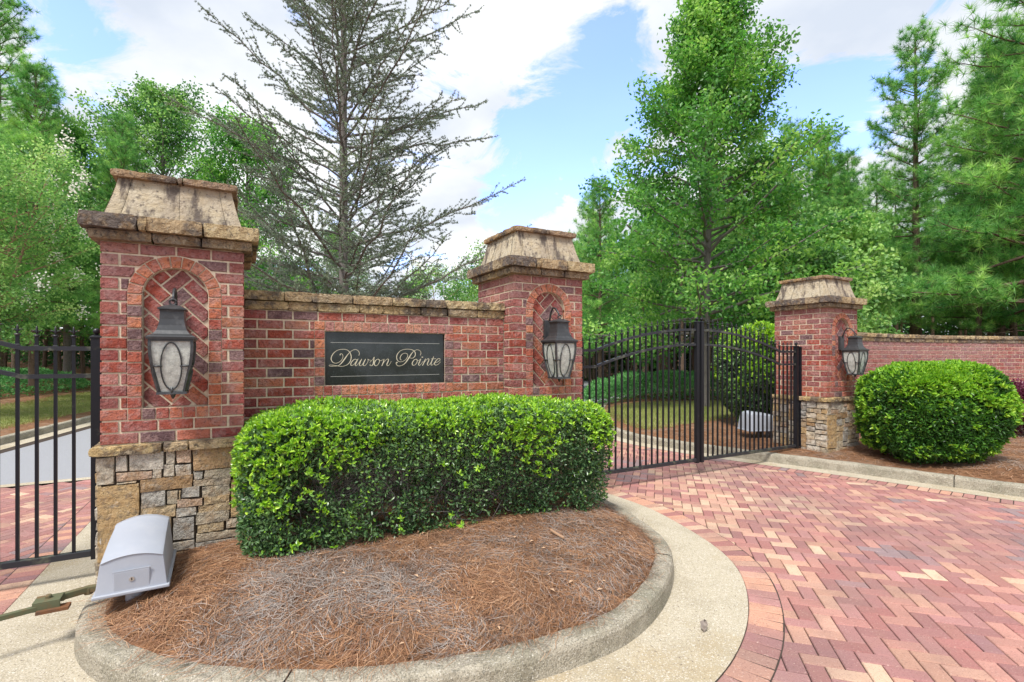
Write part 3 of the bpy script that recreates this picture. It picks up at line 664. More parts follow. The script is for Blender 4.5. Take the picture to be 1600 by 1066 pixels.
wall_coping(wc, WL, ZT, ZT + .075, ZT + .158, lambda x, y, z: (x, y, z), 8, 8); wc.build('stone_coping', M_sand, wall)
# plaque
plaque = empty('name_plaque', tuple(wall.location), wall.rotation_euler[2], label='polished black granite plaque with cream script lettering in the wall', cat='sign')
pb = MB(); pb.box(SA + .003, SB_ - .003, .03, .049, SZ0 + .003, SZ1 - .003); pb.build('granite_slab', M_granite, plaque)
STROKES = [[(0.1316,0.4741,0.0096),(0.1368,0.4834,0.0053),(0.1498,0.4796,0.0048),(0.1561,0.4606,0.0048),(0.1498,0.4361,0.0048),(0.1291,0.4117,0.0048),(0.098,0.3983,0.0048),(0.0698,0.4066,0.0074),(0.056,0.4282,0.009),(0.057,0.4552,0.009),(0.0749,0.4876,0.0074),(0.1084,0.5147,0.0048),(0.1498,0.5242,0.0043),(0.1864,0.5206,0.0048),(0.2127,0.5016,0.007),(0.2259,0.4715,0.0097),(0.2275,0.4441,0.0097),(0.218,0.4113,0.0086),(0.1969,0.3868,0.0064),(0.1655,0.3723,0.0043),(0.1342,0.3698,0.0043),(0.1032,0.3755,0.0048),(0.0672,0.3818,0.0048),(0.0417,0.3825,0.0037),(0.0376,0.3772,0.0037),(0.0468,0.3722,0.0053),(0.0724,0.372,0.0048),(0.1135,0.3754,0.0048),(0.1368,0.3926,0.0085),(0.155,0.4143,0.0128),(0.1759,0.4442,0.0129),(0.1943,0.4715,0.0086),(0.218,0.4989,0.0048),(0.2497,0.5199,0.0043),(0.2764,0.5201,0.0043),(0.2951,0.5047,0.0049),(0.301,0.4854,0.0054),(0.2967,0.4705,0.0054)],[(0.2774,0.4275,0.0054),(0.2657,0.4341,0.0054),(0.2471,0.4265,0.0075),(0.2285,0.403,0.0097),(0.2243,0.3838,0.0086),(0.2338,0.3755,0.0054),(0.2524,0.388,0.0043),(0.2764,0.4192,0.0043)],[(0.2881,0.4357,0.0054),(0.2774,0.4165,0.0108),(0.2668,0.3945,0.0119),(0.263,0.3808,0.0086),(0.271,0.3735,0.0049),(0.2828,0.3823,0.0038),(0.3004,0.4064,0.0038)],[(0.3004,0.4064,0.0038),(0.3219,0.4357,0.0054),(0.3112,0.4163,0.0108),(0.3031,0.3943,0.0119),(0.3004,0.3799,0.0081),(0.3112,0.3738,0.0049),(0.3246,0.383,0.0038),(0.3462,0.4162,0.0043),(0.3571,0.4356,0.0054),(0.3462,0.4162,0.0108),(0.3365,0.3929,0.0119),(0.3343,0.3796,0.0081),(0.3452,0.3735,0.0049),(0.3598,0.3828,0.0043),(0.3745,0.4049,0.0043),(0.3799,0.4244,0.0049),(0.3766,0.4344,0.0049),(0.387,0.4271,0.0043),(0.4034,0.4243,0.0038)],[(0.3952,0.4048,0.0038),(0.4171,0.427,0.0044),(0.4347,0.4539,0.0049),(0.4319,0.4354,0.0098),(0.4297,0.4102,0.012),(0.4237,0.3851,0.0098),(0.4089,0.3729,0.0054),(0.3963,0.378,0.0054),(0.3996,0.3869,0.0043)],[(0.4712,0.4347,0.0049),(0.4529,0.4269,0.0076),(0.4375,0.4018,0.0109),(0.438,0.3811,0.0098),(0.4501,0.372,0.0055),(0.4667,0.3808,0.0049),(0.4812,0.4043,0.0066),(0.4834,0.4257,0.0066),(0.4723,0.4347,0.0049),(0.4806,0.424,0.0038),(0.4973,0.42,0.0038),(0.5169,0.429,0.0038)],[(0.5258,0.4335,0.0055),(0.523,0.4154,0.011),(0.5135,0.3901,0.011),(0.5057,0.3727,0.0077)],[(0.5146,0.3901,0.0038),(0.5342,0.4154,0.0038),(0.5539,0.4334,0.0055),(0.5675,0.4322,0.0077),(0.5641,0.4124,0.011),(0.5539,0.3898,0.011),(0.5539,0.3756,0.0077),(0.5641,0.3716,0.0049),(0.5777,0.384,0.0039),(0.5935,0.4123,0.0039)],[(0.6881,0.425,0.0055),(0.6783,0.4377,0.0078),(0.6823,0.4606,0.0083),(0.7026,0.4836,0.005),(0.7288,0.4905,0.0044),(0.7492,0.4808,0.005),(0.7504,0.4606,0.0061),(0.7346,0.4318,0.005),(0.7026,0.4118,0.0044),(0.6708,0.409,0.005),(0.6507,0.4263,0.0077),(0.6449,0.452,0.0094),(0.6535,0.4834,0.0083),(0.6852,0.5151,0.005),(0.7317,0.5285,0.0044),(0.7785,0.5271,0.005),(0.814,0.5128,0.0078),(0.827,0.4867,0.0101),(0.8211,0.4606,0.0089),(0.8021,0.4444,0.0056),(0.7815,0.4432,0.0045),(0.7727,0.4502,0.0045)],[(0.8765,0.4723,0.0062),(0.8825,0.4898,0.0056),(0.8765,0.5102,0.0045),(0.8526,0.5235,0.0045),(0.8258,0.5187,0.0045),(0.7962,0.4954,0.0078),(0.7727,0.4606,0.0134),(0.7492,0.4248,0.0133),(0.7258,0.3944,0.0089),(0.6968,0.3745,0.005),(0.6622,0.369,0.0055),(0.6438,0.3818,0.0066),(0.6409,0.3978,0.0088),(0.6478,0.4017,0.0122)],[(0.8347,0.4338,0.005),(0.814,0.4246,0.0078),(0.7974,0.3997,0.0112),(0.7974,0.3806,0.0095),(0.811,0.3736,0.0056),(0.8288,0.3821,0.005),(0.8425,0.4024,0.0067),(0.8448,0.4245,0.0067),(0.8347,0.4338,0.005),(0.8448,0.4228,0.0039),(0.8616,0.4209,0.0039),(0.8765,0.4326,0.0039)],[(0.8807,0.4343,0.0067),(0.8711,0.4139,0.0112),(0.8604,0.3906,0.0112),(0.8598,0.3772,0.0078),(0.8705,0.3731,0.005),(0.8885,0.3905,0.0039),(0.9036,0.4108,0.0039)],[(0.8915,0.4524,0.0079),(0.8987,0.4524,0.0101)],[(0.9277,0.4342,0.0068),(0.9186,0.4137,0.0112),(0.9066,0.3874,0.0112),(0.8987,0.3728,0.0079)],[(0.9084,0.3903,0.0039),(0.9307,0.4195,0.0039),(0.9489,0.4353,0.0056),(0.9623,0.4335,0.0079),(0.958,0.4135,0.0113),(0.9471,0.3901,0.0113),(0.9471,0.3771,0.0079),(0.958,0.3724,0.0051),(0.9733,0.387,0.004),(0.9886,0.4075,0.004)],[(1.0106,0.4576,0.0051),(0.9996,0.4311,0.0102),(0.9861,0.3987,0.0113),(0.9837,0.3792,0.0085),(0.9935,0.3732,0.0051),(1.01,0.3867,0.004),(1.0254,0.4044,0.004)],[(0.9855,0.4352,0.0051),(1.0328,0.4369,0.0051)],[(1.0242,0.3979,0.0045),(1.0532,0.406,0.0045),(1.0749,0.422,0.0057),(1.0737,0.4368,0.0057),(1.0563,0.4369,0.0062),(1.0328,0.4144,0.0096),(1.0192,0.3908,0.0113),(1.0242,0.3766,0.0079),(1.0408,0.3741,0.0051),(1.0594,0.3834,0.0045),(1.0811,0.4059,0.004)],[(0.0519,0.5845,0.0042),(1.0687,0.5854,0.0045)],[(0.0519,0.2784,0.0042),(1.0656,0.2823,0.0045)]]
def stroke(mb, pts, d):
    P = np.array(pts, float); k = 7; Q = []
    if len(P) > 2:
        n = len(P)
        for i in range(n - 1):
            a, b, c, e = P[max(i - 1, 0)], P[i], P[i + 1], P[min(i + 2, n - 1)]
            for t in np.arange(k) / k: Q.append(.5 * (2 * b + (c - a) * t + (2 * a - 5 * b + 4 * c - e) * t * t + (3 * b - a - 3 * c + e) * t ** 3))
        Q.append(P[-1]); P = np.array(Q)
    T = nrm(np.gradient(P[:, :2], axis=0)); Nn = np.stack([-T[:, 1], T[:, 0]], 1); A_ = P[:, :2] + Nn * P[:, 2:3] * .37; B_ = P[:, :2] - Nn * P[:, 2:3] * .37; b = len(mb.v)
    for q_, (a_, b_) in enumerate(zip(A_, B_)): e_ = d + .0006 * q_ / len(A_); mb.v.append((SA + a_[0], e_, LZ + a_[1])); mb.v.append((SA + b_[0], e_, LZ + b_[1]))
    for i in range(len(P) - 1): mb.f.append((b + 2 * i, b + 2 * i + 1, b + 2 * i + 3, b + 2 * i + 2)); mb.c.append((1, 1, 1)); mb.m.append(0)
    for e in (0, -1):
        c0 = P[e]; r = c0[2] / 2; mb.poly([(SA + c0[0] + r * math.cos(t), d - .0002, LZ + c0[1] + r * math.sin(t)) for t in np.linspace(0, 2 * math.pi, 11)[:-1]])
letters = MB()
for i, s in enumerate(STROKES[:-2]): stroke(letters, s, .0288 - i * .00003)
letters.build('lettering', M_letter, plaque)
for s in STROKES[-2:]: ln = MB(); stroke(ln, s, .0286); ln.build('engraved_line', material('engraved_line', (.45, .45, .42), .6), plaque)

# ---------------------------------------------------------------- curved garden wall on the right
GWP = catmull([(5.65, 8.75), (6.2, 8.98), (7.5, 9.72), (8.7, 10.25), (9.5, 10.5), (11.2, 10.85), (14, 11.1), (18, 11.0)], False, 10)
GW_ = resample(GWP, .05); GL = np.r_[0, np.cumsum(np.linalg.norm(np.diff(GW_, axis=0), axis=1))]; GN = normals(GW_)
def gpt(s, y, z):
    x = np.interp(s, GL, GW_[:, 0]); yy = np.interp(s, GL, GW_[:, 1]); nx = np.interp(s, GL, GN[:, 0]); ny = np.interp(s, GL, GN[:, 1])
    return (float(x - nx * y), float(yy - ny * y), z)
gw = empty('garden_wall', (0, 0, 0), 0, label='long curved brick garden wall with a stone coping behind the round bush', cat='brick wall')
gb = MB(); gf = lambda s, z, d=0: gpt(s, -d, z); ZG = 1.935; glen = float(GL[-1])
for c in range(21):
    z1 = ZG - c * .0824; z0 = z1 - .0824; s = -.2032 * (.5 if c % 2 else .1)
    while s < glen:
        a, b = max(s, 0), min(s + .2032, glen)
        if b - a > .03:
            col = np.array(random.choice([(.36, .10, .08), (.40, .13, .10), (.33, .11, .10), (.28, .10, .10), (.42, .16, .13)])); n_ = float(vn(np.array([s, z0, 0.]), 1.2, 8)); t = max(0, min(1, .5 + n_)) * max(0, min(1, (z0 - 1.3) / .4)) * .7
            lay_brick(gb, gf, a, b, z0, z1, .03, None, tuple(col * (1 - t) + np.array((.42, .27, .25)) * t))
        s += .2032
for s in np.arange(0, glen - .2, .2):
    gb.poly([gf(s, .1, -.008), gf(s + .2, .1, -.008), gf(s + .2, ZG, -.008), gf(s, ZG, -.008)], m=1); gb.poly([gf(s + .2, .1, -.28), gf(s, .1, -.28), gf(s, ZG, -.28), gf(s + .2, ZG, -.28)], m=1)
gb.build('brickwork', [M_brick, M_mortar], gw)
gc = MB(); wall_coping(gc, glen, ZG, ZG + .07, ZG + .15, gpt, 34, 32, th=.28, st=.08); gc.build('stone_coping', M_sand, gw)
# ---------------------------------------------------------------- lanterns (local: x along the pier face, -y outward)
def sqring(mb, prof, cx, cy, m=0):
    """square section swept up a profile of (half width, z)"""
    b = len(mb.v)
    for (h, z) in prof:
        for (sx, sy) in ((-1, -1), (1, -1), (1, 1), (-1, 1)): mb.v.append((cx + sx * h, cy + sy * h, z))
    for i in range(len(prof) - 1):
        for k in range(4): j = (k + 1) % 4; mb.f.append((b + 4 * i + k, b + 4 * i + j, b + 4 * i + 4 + j, b + 4 * i + 4 + k)); mb.c.append((.5,) * 3); mb.m.append(m)
    mb.f.append((b + 3, b + 2, b + 1, b)); e = b + 4 * (len(prof) - 1); mb.f.append((e, e + 1, e + 2, e + 3)); mb.c += [(.5,) * 3] * 2; mb.m += [m] * 2
lan = empty('wall_lantern', (0, 0, 0), 0, label='bronze wall lantern on the nearest brick pier, left of the name plaque', cat='lantern', group='wall lanterns on the brick piers')
Y0 = -.185
x = MB(); x.box(-.055, .055, -.0, .037, 1.78, 2.0); bez_bevel(x.build('backplate', M_lamp, lan))
x = MB(); x.tube([(0, .02, 1.95), (0, -.012, 2.02), (0, -.03, 2.08), (0, -.07, 2.125), (0, -.12, 2.115), (0, -.165, 2.07), (0, Y0, 2.03)], [.011, .011, .011, .01, .01, .009, .009], 8)
x.tube([(.0 + .02 * math.cos(t), Y0 - .004, 2.022 + .02 * math.sin(t)) for t in np.linspace(0, 2 * math.pi, 14)], .006, 6); x.build('hook_arm', M_lamp, lan, True)
hwz = [(.122, 1.768), (.124, 1.72), (.121, 1.66), (.114, 1.60), (.104, 1.54), (.092, 1.48), (.078, 1.41)]
x = MB(); sqring(x, [(.135, 1.765), (.137, 1.78), (.128, 1.788), (.104, 1.80), (.086, 1.825), (.075, 1.86), (.069, 1.90), (.068, 1.95), (.07, 1.963), (.08, 1.967), (.08, 1.975), (.05, 1.992), (.012, 2.003)], 0, Y0); x.build('roof', M_lamp, lan)
x = MB()
for sx in (-1, 1):
    for sy in (-1, 1): x.tube([(sx * (h - .006), Y0 + sy * (h - .006), z) for h, z in hwz], .0085, 4, sq=True)
sqring(x, [(.126, 1.752), (.126, 1.768)], 0, Y0); sqring(x, [(.086, 1.395), (.084, 1.412), (.03, 1.414)], 0, Y0); x.tube([(0, Y0, 1.395), (0, Y0, 1.36)], [.02, .006], 8); x.build('frame', M_lamp, lan)
for sd, (ax, ay) in enumerate(((0, -1), (1, 0), (0, 1), (-1, 0))):
    px_, py_ = -ay, ax; x = MB(); V = []; 
    for h, z in hwz: V += [(ax * (h - .01) + px_ * t * (h - .012), Y0 + ay * (h - .01) + py_ * t * (h - .012), z) for t in (-1, 1)]
    x.raw(V, [(2 * i, 2 * i + 1, 2 * i + 3, 2 * i + 2) for i in range(len(hwz) - 1)]); gp = x.build('glass_pane', M_glass, lan, True)
    x = MB(); P = []
    for t in np.linspace(0, 2 * math.pi, 29):
        z = 1.585 + .158 * math.sin(t); h = np.interp(-z, [-q[1] for q in hwz], [q[0] for q in hwz]) - .004; P.append((ax * h + px_ * .058 * math.cos(t), Y0 + ay * h + py_ * .058 * math.cos(t), z))
    x.tube(P, .0048, 6)
    for s_ in (-1, 1):
        h = .109; x.tube([(ax * h + px_ * s_ * .05, Y0 + ay * h + py_ * s_ * .05, 1.585), (ax * h + px_ * s_ * .105, Y0 + ay * h + py_ * s_ * .105, 1.585)], .0058, 6)
    h = .079; x.tube([(ax * h, Y0 + ay * h, 1.44), (ax * h, Y0 + ay * h, 1.405)], .009, 6); x.build('oval_ring', M_lamp, lan, True)
def place_lan(o, P, dz=0):
    p = Vector((P[0], P[1], 0)) + Vector((U[0], U[1], 0)) * AC; o.location = (p.x, p.y, dz); o.rotation_euler = (0, 0, TH)
lan2 = copy_tree(lan, label='bronze wall lantern on the middle pier, above the end of the hedge', cat='lantern', group='wall lanterns on the brick piers')
lan3 = copy_tree(lan, label='bronze wall lantern on the far pier above the round bush', cat='lantern', group='wall lanterns on the brick piers')
place_lan(lan, (-2.79, 3.38)); place_lan(lan2, (.016, 5.05), .03); place_lan(lan3, (4.857, 7.70), -.03)

# ---------------------------------------------------------------- gate leaves
GL_ = 2.245
def railz(x, flat, top):
    if x < .44: return flat
    q = min(1, (x - .44) / (GL_ - .44)); return flat + (top - flat) * (1 - (1 - q) ** 2)
RT = lambda x: railz(x, 1.722, 2.02); RM = lambda x: railz(x, 1.522, 1.815)
def make_leaf(**kw):
    g = empty('gate_leaf', (0, 0, 0), 0, **kw)
    def post(x, zt, w=.03):
        m = MB(); m.box(x - w, x + w, -w, w, .17, zt); sqring(m, [(w + .006, zt), (w + .006, zt + .012), (.012, zt + .026)], x, 0); m.lathe([(.008, zt + .02), (.010, zt + .028)] + [(.024 * math.sin(t), zt + .05 - .024 * math.cos(t)) for t in np.linspace(.5, 3.1, 8)], x, 0, 12)
        return bez_bevel(m.build('stile', M_black, g), .004)
    post(.03, 1.80); post(GL_ - .025, 2.12, .026)
    for nm, fn in (('top_rail', RT), ('middle_rail', RM)):
        m = MB(); xs = [.05, .25, .43] + list(np.linspace(.44, GL_ - .04, 16)); V = []; hh, dd = .0155, .016
        for x in xs: V += [(x, -dd, fn(x) - hh), (x, dd, fn(x) - hh), (x, dd, fn(x) + hh), (x, -dd, fn(x) + hh)]
        m.raw(V, [(4 * i + k, 4 * i + (k + 1) % 4, 4 * i + 4 + (k + 1) % 4, 4 * i + 4 + k) for i in range(len(xs) - 1) for k in range(4)]); m.build(nm, M_rail, g)
    m = MB(); m.box(.06, GL_ - .05, -.022, .022, .19, .235); bez_bevel(m.build('bottom_rail', M_rail, g), .004)
    n = 20; sp = (GL_ - .055 - .06) / (n + 1)
    for i in range(n):
        x = .06 + sp * (i + 1); zt = RT(x) + .095; m = MB(); m.box(x - .0095, x + .0095, -.0095, .0095, .236, zt); sqring(m, [(.014, RT(x) + .016), (.011, RT(x) + .024)], x, 0); p = m.build('picket', M_black, g)
        m = MB(); sqring(m, [(.0125, zt - .012), (.0145, zt - .010), (.0145, zt + .001), (.010, zt + .003)], x, 0); m.tube([(x, 0, zt), (x, 0, zt + .02), (x, 0, zt + .045), (x, 0, zt + .068)], [.005, .006, .008, .001], 6)
        for s_ in (-1, 1): m.tube([(x, 0, zt + .012), (x + s_ * .012, 0, zt + .03), (x + s_ * .024, 0, zt + .034), (x + s_ * .032, 0, zt + .022)], [.004, .004, .0035, .001], 6)
        m.build('finial', M_rail, p, True)
    for hz in (.42, 1.45):
        m = MB(); m.lathe([(.014, hz - .05), (.018, hz - .045), (.018, hz + .045), (.014, hz + .05)], -.03, 0, 10); m.box(-.06, .0, -.008, .008, hz - .03, hz + .03); m.build('hinge', M_black, g)
    return g
leafA = make_leaf(label='black iron gate leaf hinged at the far pier, right half of the closed gate', cat='gate', group='black iron gate leaves')
leafA.location = (4.60, 8.05, 0); leafA.rotation_euler = (0, 0, TH + math.pi)
leafB = copy_tree(leafA, label='black iron gate leaf next to the middle pier, left half of the closed gate', cat='gate', group='black iron gate leaves')
leafB.location = (.62, 5.88, 0); leafB.rotation_euler = (0, 0, TH)
leafC = copy_tree(leafA, label='mossy black iron gate leaf at the left edge beside the nearest pier', cat='gate', group='black iron gate leaves')
leafC.location = (-3.088 + .03, 3.707 + .016, -.015); leafC.rotation_euler = (0, 0, TH + math.pi)
def gpost(loc, zt, **kw):
    e = empty('gate_post', loc, TH, **kw); m = MB(); m.box(-.04, .04, -.04, .04, .1, zt); sqring(m, [(.046, zt), (.046, zt + .02), (.02, zt + .03)], 0, 0); bez_bevel(m.build('post', M_black, e), .005)
    m = MB(); m.box(.04, .10, -.025, .025, .5, .56); m.box(.04, .10, -.025, .025, 1.5, 1.56); m.build('wall_bracket', M_black, e)
gpost((4.60 + .07 * U[0], 8.05 + .07 * U[1], 0), 1.78, label='black steel post fixed to the far pier, carrying the gate', cat='post')

# ---------------------------------------------------------------- gate operators
def operator(loc, rz, bed, **kw):
    """local: origin under the front edge centre, y backward"""
    e = empty('gate_operator', loc, rz, **kw); Wd, Lg = .34, .60; z0 = bed + .10
    V = []; F = []; nx, ny = 10, 12
    m = MB(); m.box(-Wd / 2 - .012, Wd / 2 + .012, -.012, Lg + .012, z0 - .014, z0 + .006); bez_bevel(m.build('base_flange', M_plastic, e), .006, 3)
    # hood: crowned cross-sections from the flat front back to the tall rear
    K = 12; sec = []
    for (y, top, cr, ins) in ((0, .20, .030, .0), (.02, .205, .031, .001), (Lg * .45, .262, .036, .004), (Lg * .80, .290, .038, .006), (Lg * .82, .297, .039, .004), (Lg * .90, .296, .038, .006), (Lg - .03, .272, .034, .010), (Lg, .235, .028, .016)):
        wb_ = Wd / 2 - ins * .3; wt = Wd / 2 - .020 - ins; ly = .028 if y == 0 else (-.02 if y == Lg else 0)
        ring = [(-wb_, y, z0)] + [(wt * (-1 + 2 * k / K), y + ly, z0 + top - cr + cr * (1 - (-1 + 2 * k / K) ** 2)) for k in range(K + 1)] + [(wb_, y, z0)]; sec.append(ring)
    V = [p for r in sec for p in r]; R_ = K + 3
    F = [(i * R_ + k, i * R_ + k + 1, (i + 1) * R_ + k + 1, (i + 1) * R_ + k) for i in range(len(sec) - 1) for k in range(R_ - 1)] + [tuple(range(R_ - 1, -1, -1)), tuple((len(sec) - 1) * R_ + k for k in range(R_))]
    m = MB(); m.raw(V, F); hood = m.build('housing', M_plastic, e); bez_bevel(hood, .012, 3); hood.modifiers[0].angle_limit = R(28); hood.data.shade_smooth() if hasattr(hood.data, 'shade_smooth') else None 
    m = MB(); m.box(-.085, .085, -.006, .012, z0 + .012, z0 + .118); m2 = bez_bevel(m.build('access_panel', M_plastic, e), .004, 2); m2.location = (-.0, .008, 0); m2.location = (0, .008 - .31 * math.sin(R(8)) * 0, 0)
    m = MB(); m.box(-.089, .089, -.006, .0, z0 + .118, z0 + .124); pl = m.build('panel_lip', M_plastic, m2)
    m = MB(); V = [(.013 * math.cos(t), -.0095 - (r < .012) * .0015, z0 + .068 + .0) for t in (0,) for r in (0,)]
    m.tube([(0, -.004, z0 + .07), (0, -.010, z0 + .07)], .013, 16); lk_ = m.build('lock', M_steel, m2); m = MB(); m.box(-.0025, .0025, -.0112, -.0095, z0 + .063, z0 + .077); m.build('keyhole', M_dkhole, lk_)
    m = MB(); m.lathe([(.05, bed - .12), (.05, z0 - .015)], 0, .16, 16); m.build('pedestal', M_plastic, e); m = MB(); m.box(-.04, .04, .3, .36, bed - .12, z0 - .01); m.build('pedestal', M_arm, e)
    return e
op1 = operator((-2.205, 2.895, 0), TH + R(2), .19, label='grey plastic gate operator box with a lock, at the foot of the nearest pier', cat='gate operator', group='grey gate operator boxes')
m = MB(); m.tube([(-.13, .26, .25), (-.24, .27, .25), (-.42, .2, .25)], .018, 4, sq=True); m.tube([(-.36, .16, .242), (-.95, .0, .242)], .014, 4, sq=True); m.box(-.46, -.34, .125, .225, .268, .276); m.box(-.46, -.34, .125, .133, .225, .27); m.box(-.46, -.34, .217, .225, .225, .27); m.lathe([(.016, .27), (.016, .29), (.010, .296)], -.40, .175, 10); m.lathe([(.022, .22), (.022, .262)], -.24, .27, 10); bez_bevel(m.build('drive_arm', M_arm, op1), .003)
m = MB(); m.box(-.44, -.30, .10, .17, .215, .232); m.build('arm_bracket', material('rusty_steel', (.16, .07, .03), .8, noises=((12, 5, .5, .7, (.06, .05, .04), .8),)), op1)
op2 = operator((4.72, 9.2, 0), TH + R(90), .21, label='grey gate operator box behind the closed gate, in front of the tall shrub', cat='gate operator', group='grey gate operator boxes')
op2.location = (4.80, 9.0, 0); op2.rotation_euler = (0, 0, R(97)); op2.scale = (1.12, 1.12, 1.12)
m = MB(); m.tube([(.05, .30, .36), (.25, .40, .34), (.40, .5, .34)], .02, 4, sq=True); m.build('drive_arm', M_arm, op2)

# ---------------------------------------------------------------- foliage engine
def leaf_arrays(P, D, L, Wd, fold=.25, jit=None, simple=False):
    n = len(P); D = nrm(D); S = nrm(np.cross(D, rng.normal(size=(n, 3)))); Nn = np.cross(S, D); L = np.broadcast_to(np.asarray(L, float), n)[:, None]; Wd = np.broadcast_to(np.asarray(Wd, float), n)[:, None]
    if simple:
        V = np.stack([P, P + D * L * .45 + S * Wd * .5 + Nn * L * .06, P + D * L, P + D * L * .45 - S * Wd * .5 + Nn * L * .06], 1).reshape(-1, 3); b = np.arange(n)[:, None] * 4
        return V, [b + np.array([[0, 1, 2, 3]])], 1
    V = np.stack([P, P + D * L * .3 + S * Wd * .5 + Nn * Wd * fold, P + D * L * .72 + S * Wd * .36 + Nn * Wd * fold * .6, P + D * L - Nn * L * .08, P + D * L * .72 - S * Wd * .36 + Nn * Wd * fold * .6, P + D * L * .3 - S * Wd * .5 + Nn * Wd * fold], 1).reshape(-1, 3)
    b = np.arange(n)[:, None] * 6; F = np.stack([b + np.array([[0, 1, 2, 3]]), b + np.array([[0, 3, 4, 5]])], 1).reshape(-1, 4); return V, [F], 2
def foliage(name, P, D, L, Wd, var, mat, parent=None, simple=False, fold=.25):
    V, F, k = leaf_arrays(P, D, L, Wd, fold, simple=simple); return link(name, npmesh(name, V, F, var=np.repeat(var, k)), mat, parent)
def needles_mesh(name, P, D, L, wd, var, mat, parent=None):
    """P tuft origins repeated already; thin triangles"""
    n = len(P); D = nrm(D); S = nrm(np.cross(D, rng.normal(size=(n, 3)))) * wd * .5; L = np.broadcast_to(np.asarray(L, float), n)[:, None]
    V = np.stack([P + S, P - S, P + D * L], 1).reshape(-1, 3); return link(name, npmesh(name, V, [np.arange(3 * n).reshape(-1, 3)], var=var), mat, parent)
def tubes_np(name, lines, mat, parent=None, n=5):
    m = MB()
    Vs = []; Fs = []; b = 0
    for pts, rad in lines:
        P = np.asarray(pts, float); k = len(P); T = nrm(np.gradient(P, axis=0)); up = np.where(np.abs(T[:, 2:]) < .95, np.array([[0, 0, 1.]]), np.array([[1., 0, 0]])); A_ = nrm(np.cross(T, up)); B_ = np.cross(T, A_); th = 2 * np.pi * np.arange(n) / n
        r = np.asarray(rad, float)[:, None, None]; V = P[:, None] + r * (A_[:, None] * np.cos(th)[None, :, None] + B_[:, None] * np.sin(th)[None, :, None]); Vs.append(V.reshape(-1, 3))
        i = np.arange(k - 1)[:, None] * n; j = np.arange(n)[None]; jn = (j + 1) % n; Fs.append((b + np.stack([i + j, i + jn, i + n + jn, i + n + j], -1)).reshape(-1, 4)); b += k * n
    return link(name, npmesh(name, np.vstack(Vs), [np.vstack(Fs)], smooth=True), mat, parent)
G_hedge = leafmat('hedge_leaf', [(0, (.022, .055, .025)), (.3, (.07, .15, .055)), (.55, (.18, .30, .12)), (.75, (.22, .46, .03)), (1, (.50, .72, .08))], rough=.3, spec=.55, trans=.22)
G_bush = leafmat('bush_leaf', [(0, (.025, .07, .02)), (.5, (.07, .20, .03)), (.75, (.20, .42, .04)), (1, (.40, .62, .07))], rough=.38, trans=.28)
G_oak = leafmat('oak_leaf', [(0, (.04, .14, .035)), (.5, (.13, .33, .065)), (1, (.40, .62, .15))], rough=.4, trans=.45)
G_light = leafmat('maple_leaf', [(0, (.06, .17, .05)), (.5, (.22, .42, .11)), (1, (.52, .70, .24))], rough=.45, trans=.4)
G_pine = leafmat('pine_needle', [(0, (.06, .19, .055)), (.5, (.17, .40, .10)), (1, (.45, .68, .20))], rough=.5, trans=.4)
G_dark = leafmat('woodland_leaf', [(0, (.025, .08, .03)), (.6, (.08, .20, .06)), (1, (.18, .36, .10))], rough=.5, trans=.25)
G_cedar = leafmat('cedar_needle', [(0, (.09, .12, .09)), (.6, (.21, .28, .19)), (1, (.34, .42, .24))], rough=.6, trans=.15)
G_cover = leafmat('juniper_spray', [(0, (.04, .14, .05)), (.5, (.12, .33, .10)), (1, (.28, .52, .18))], rough=.5, trans=.25)
G_purple = leafmat('purple_leaf', [(0, (.07, .012, .03)), (1, (.22, .045, .09))], rough=.4, trans=.2)
G_flower = leafmat('pale_blossom', [(0, (.75, .72, .62)), (1, (.9, .88, .8))], rough=.7, trans=.3)
G_grass = leafmat('grass_blade', [(0, (.18, .22, .06)), (.6, (.30, .33, .10)), (1, (.46, .40, .19))], rough=.6, trans=.25)

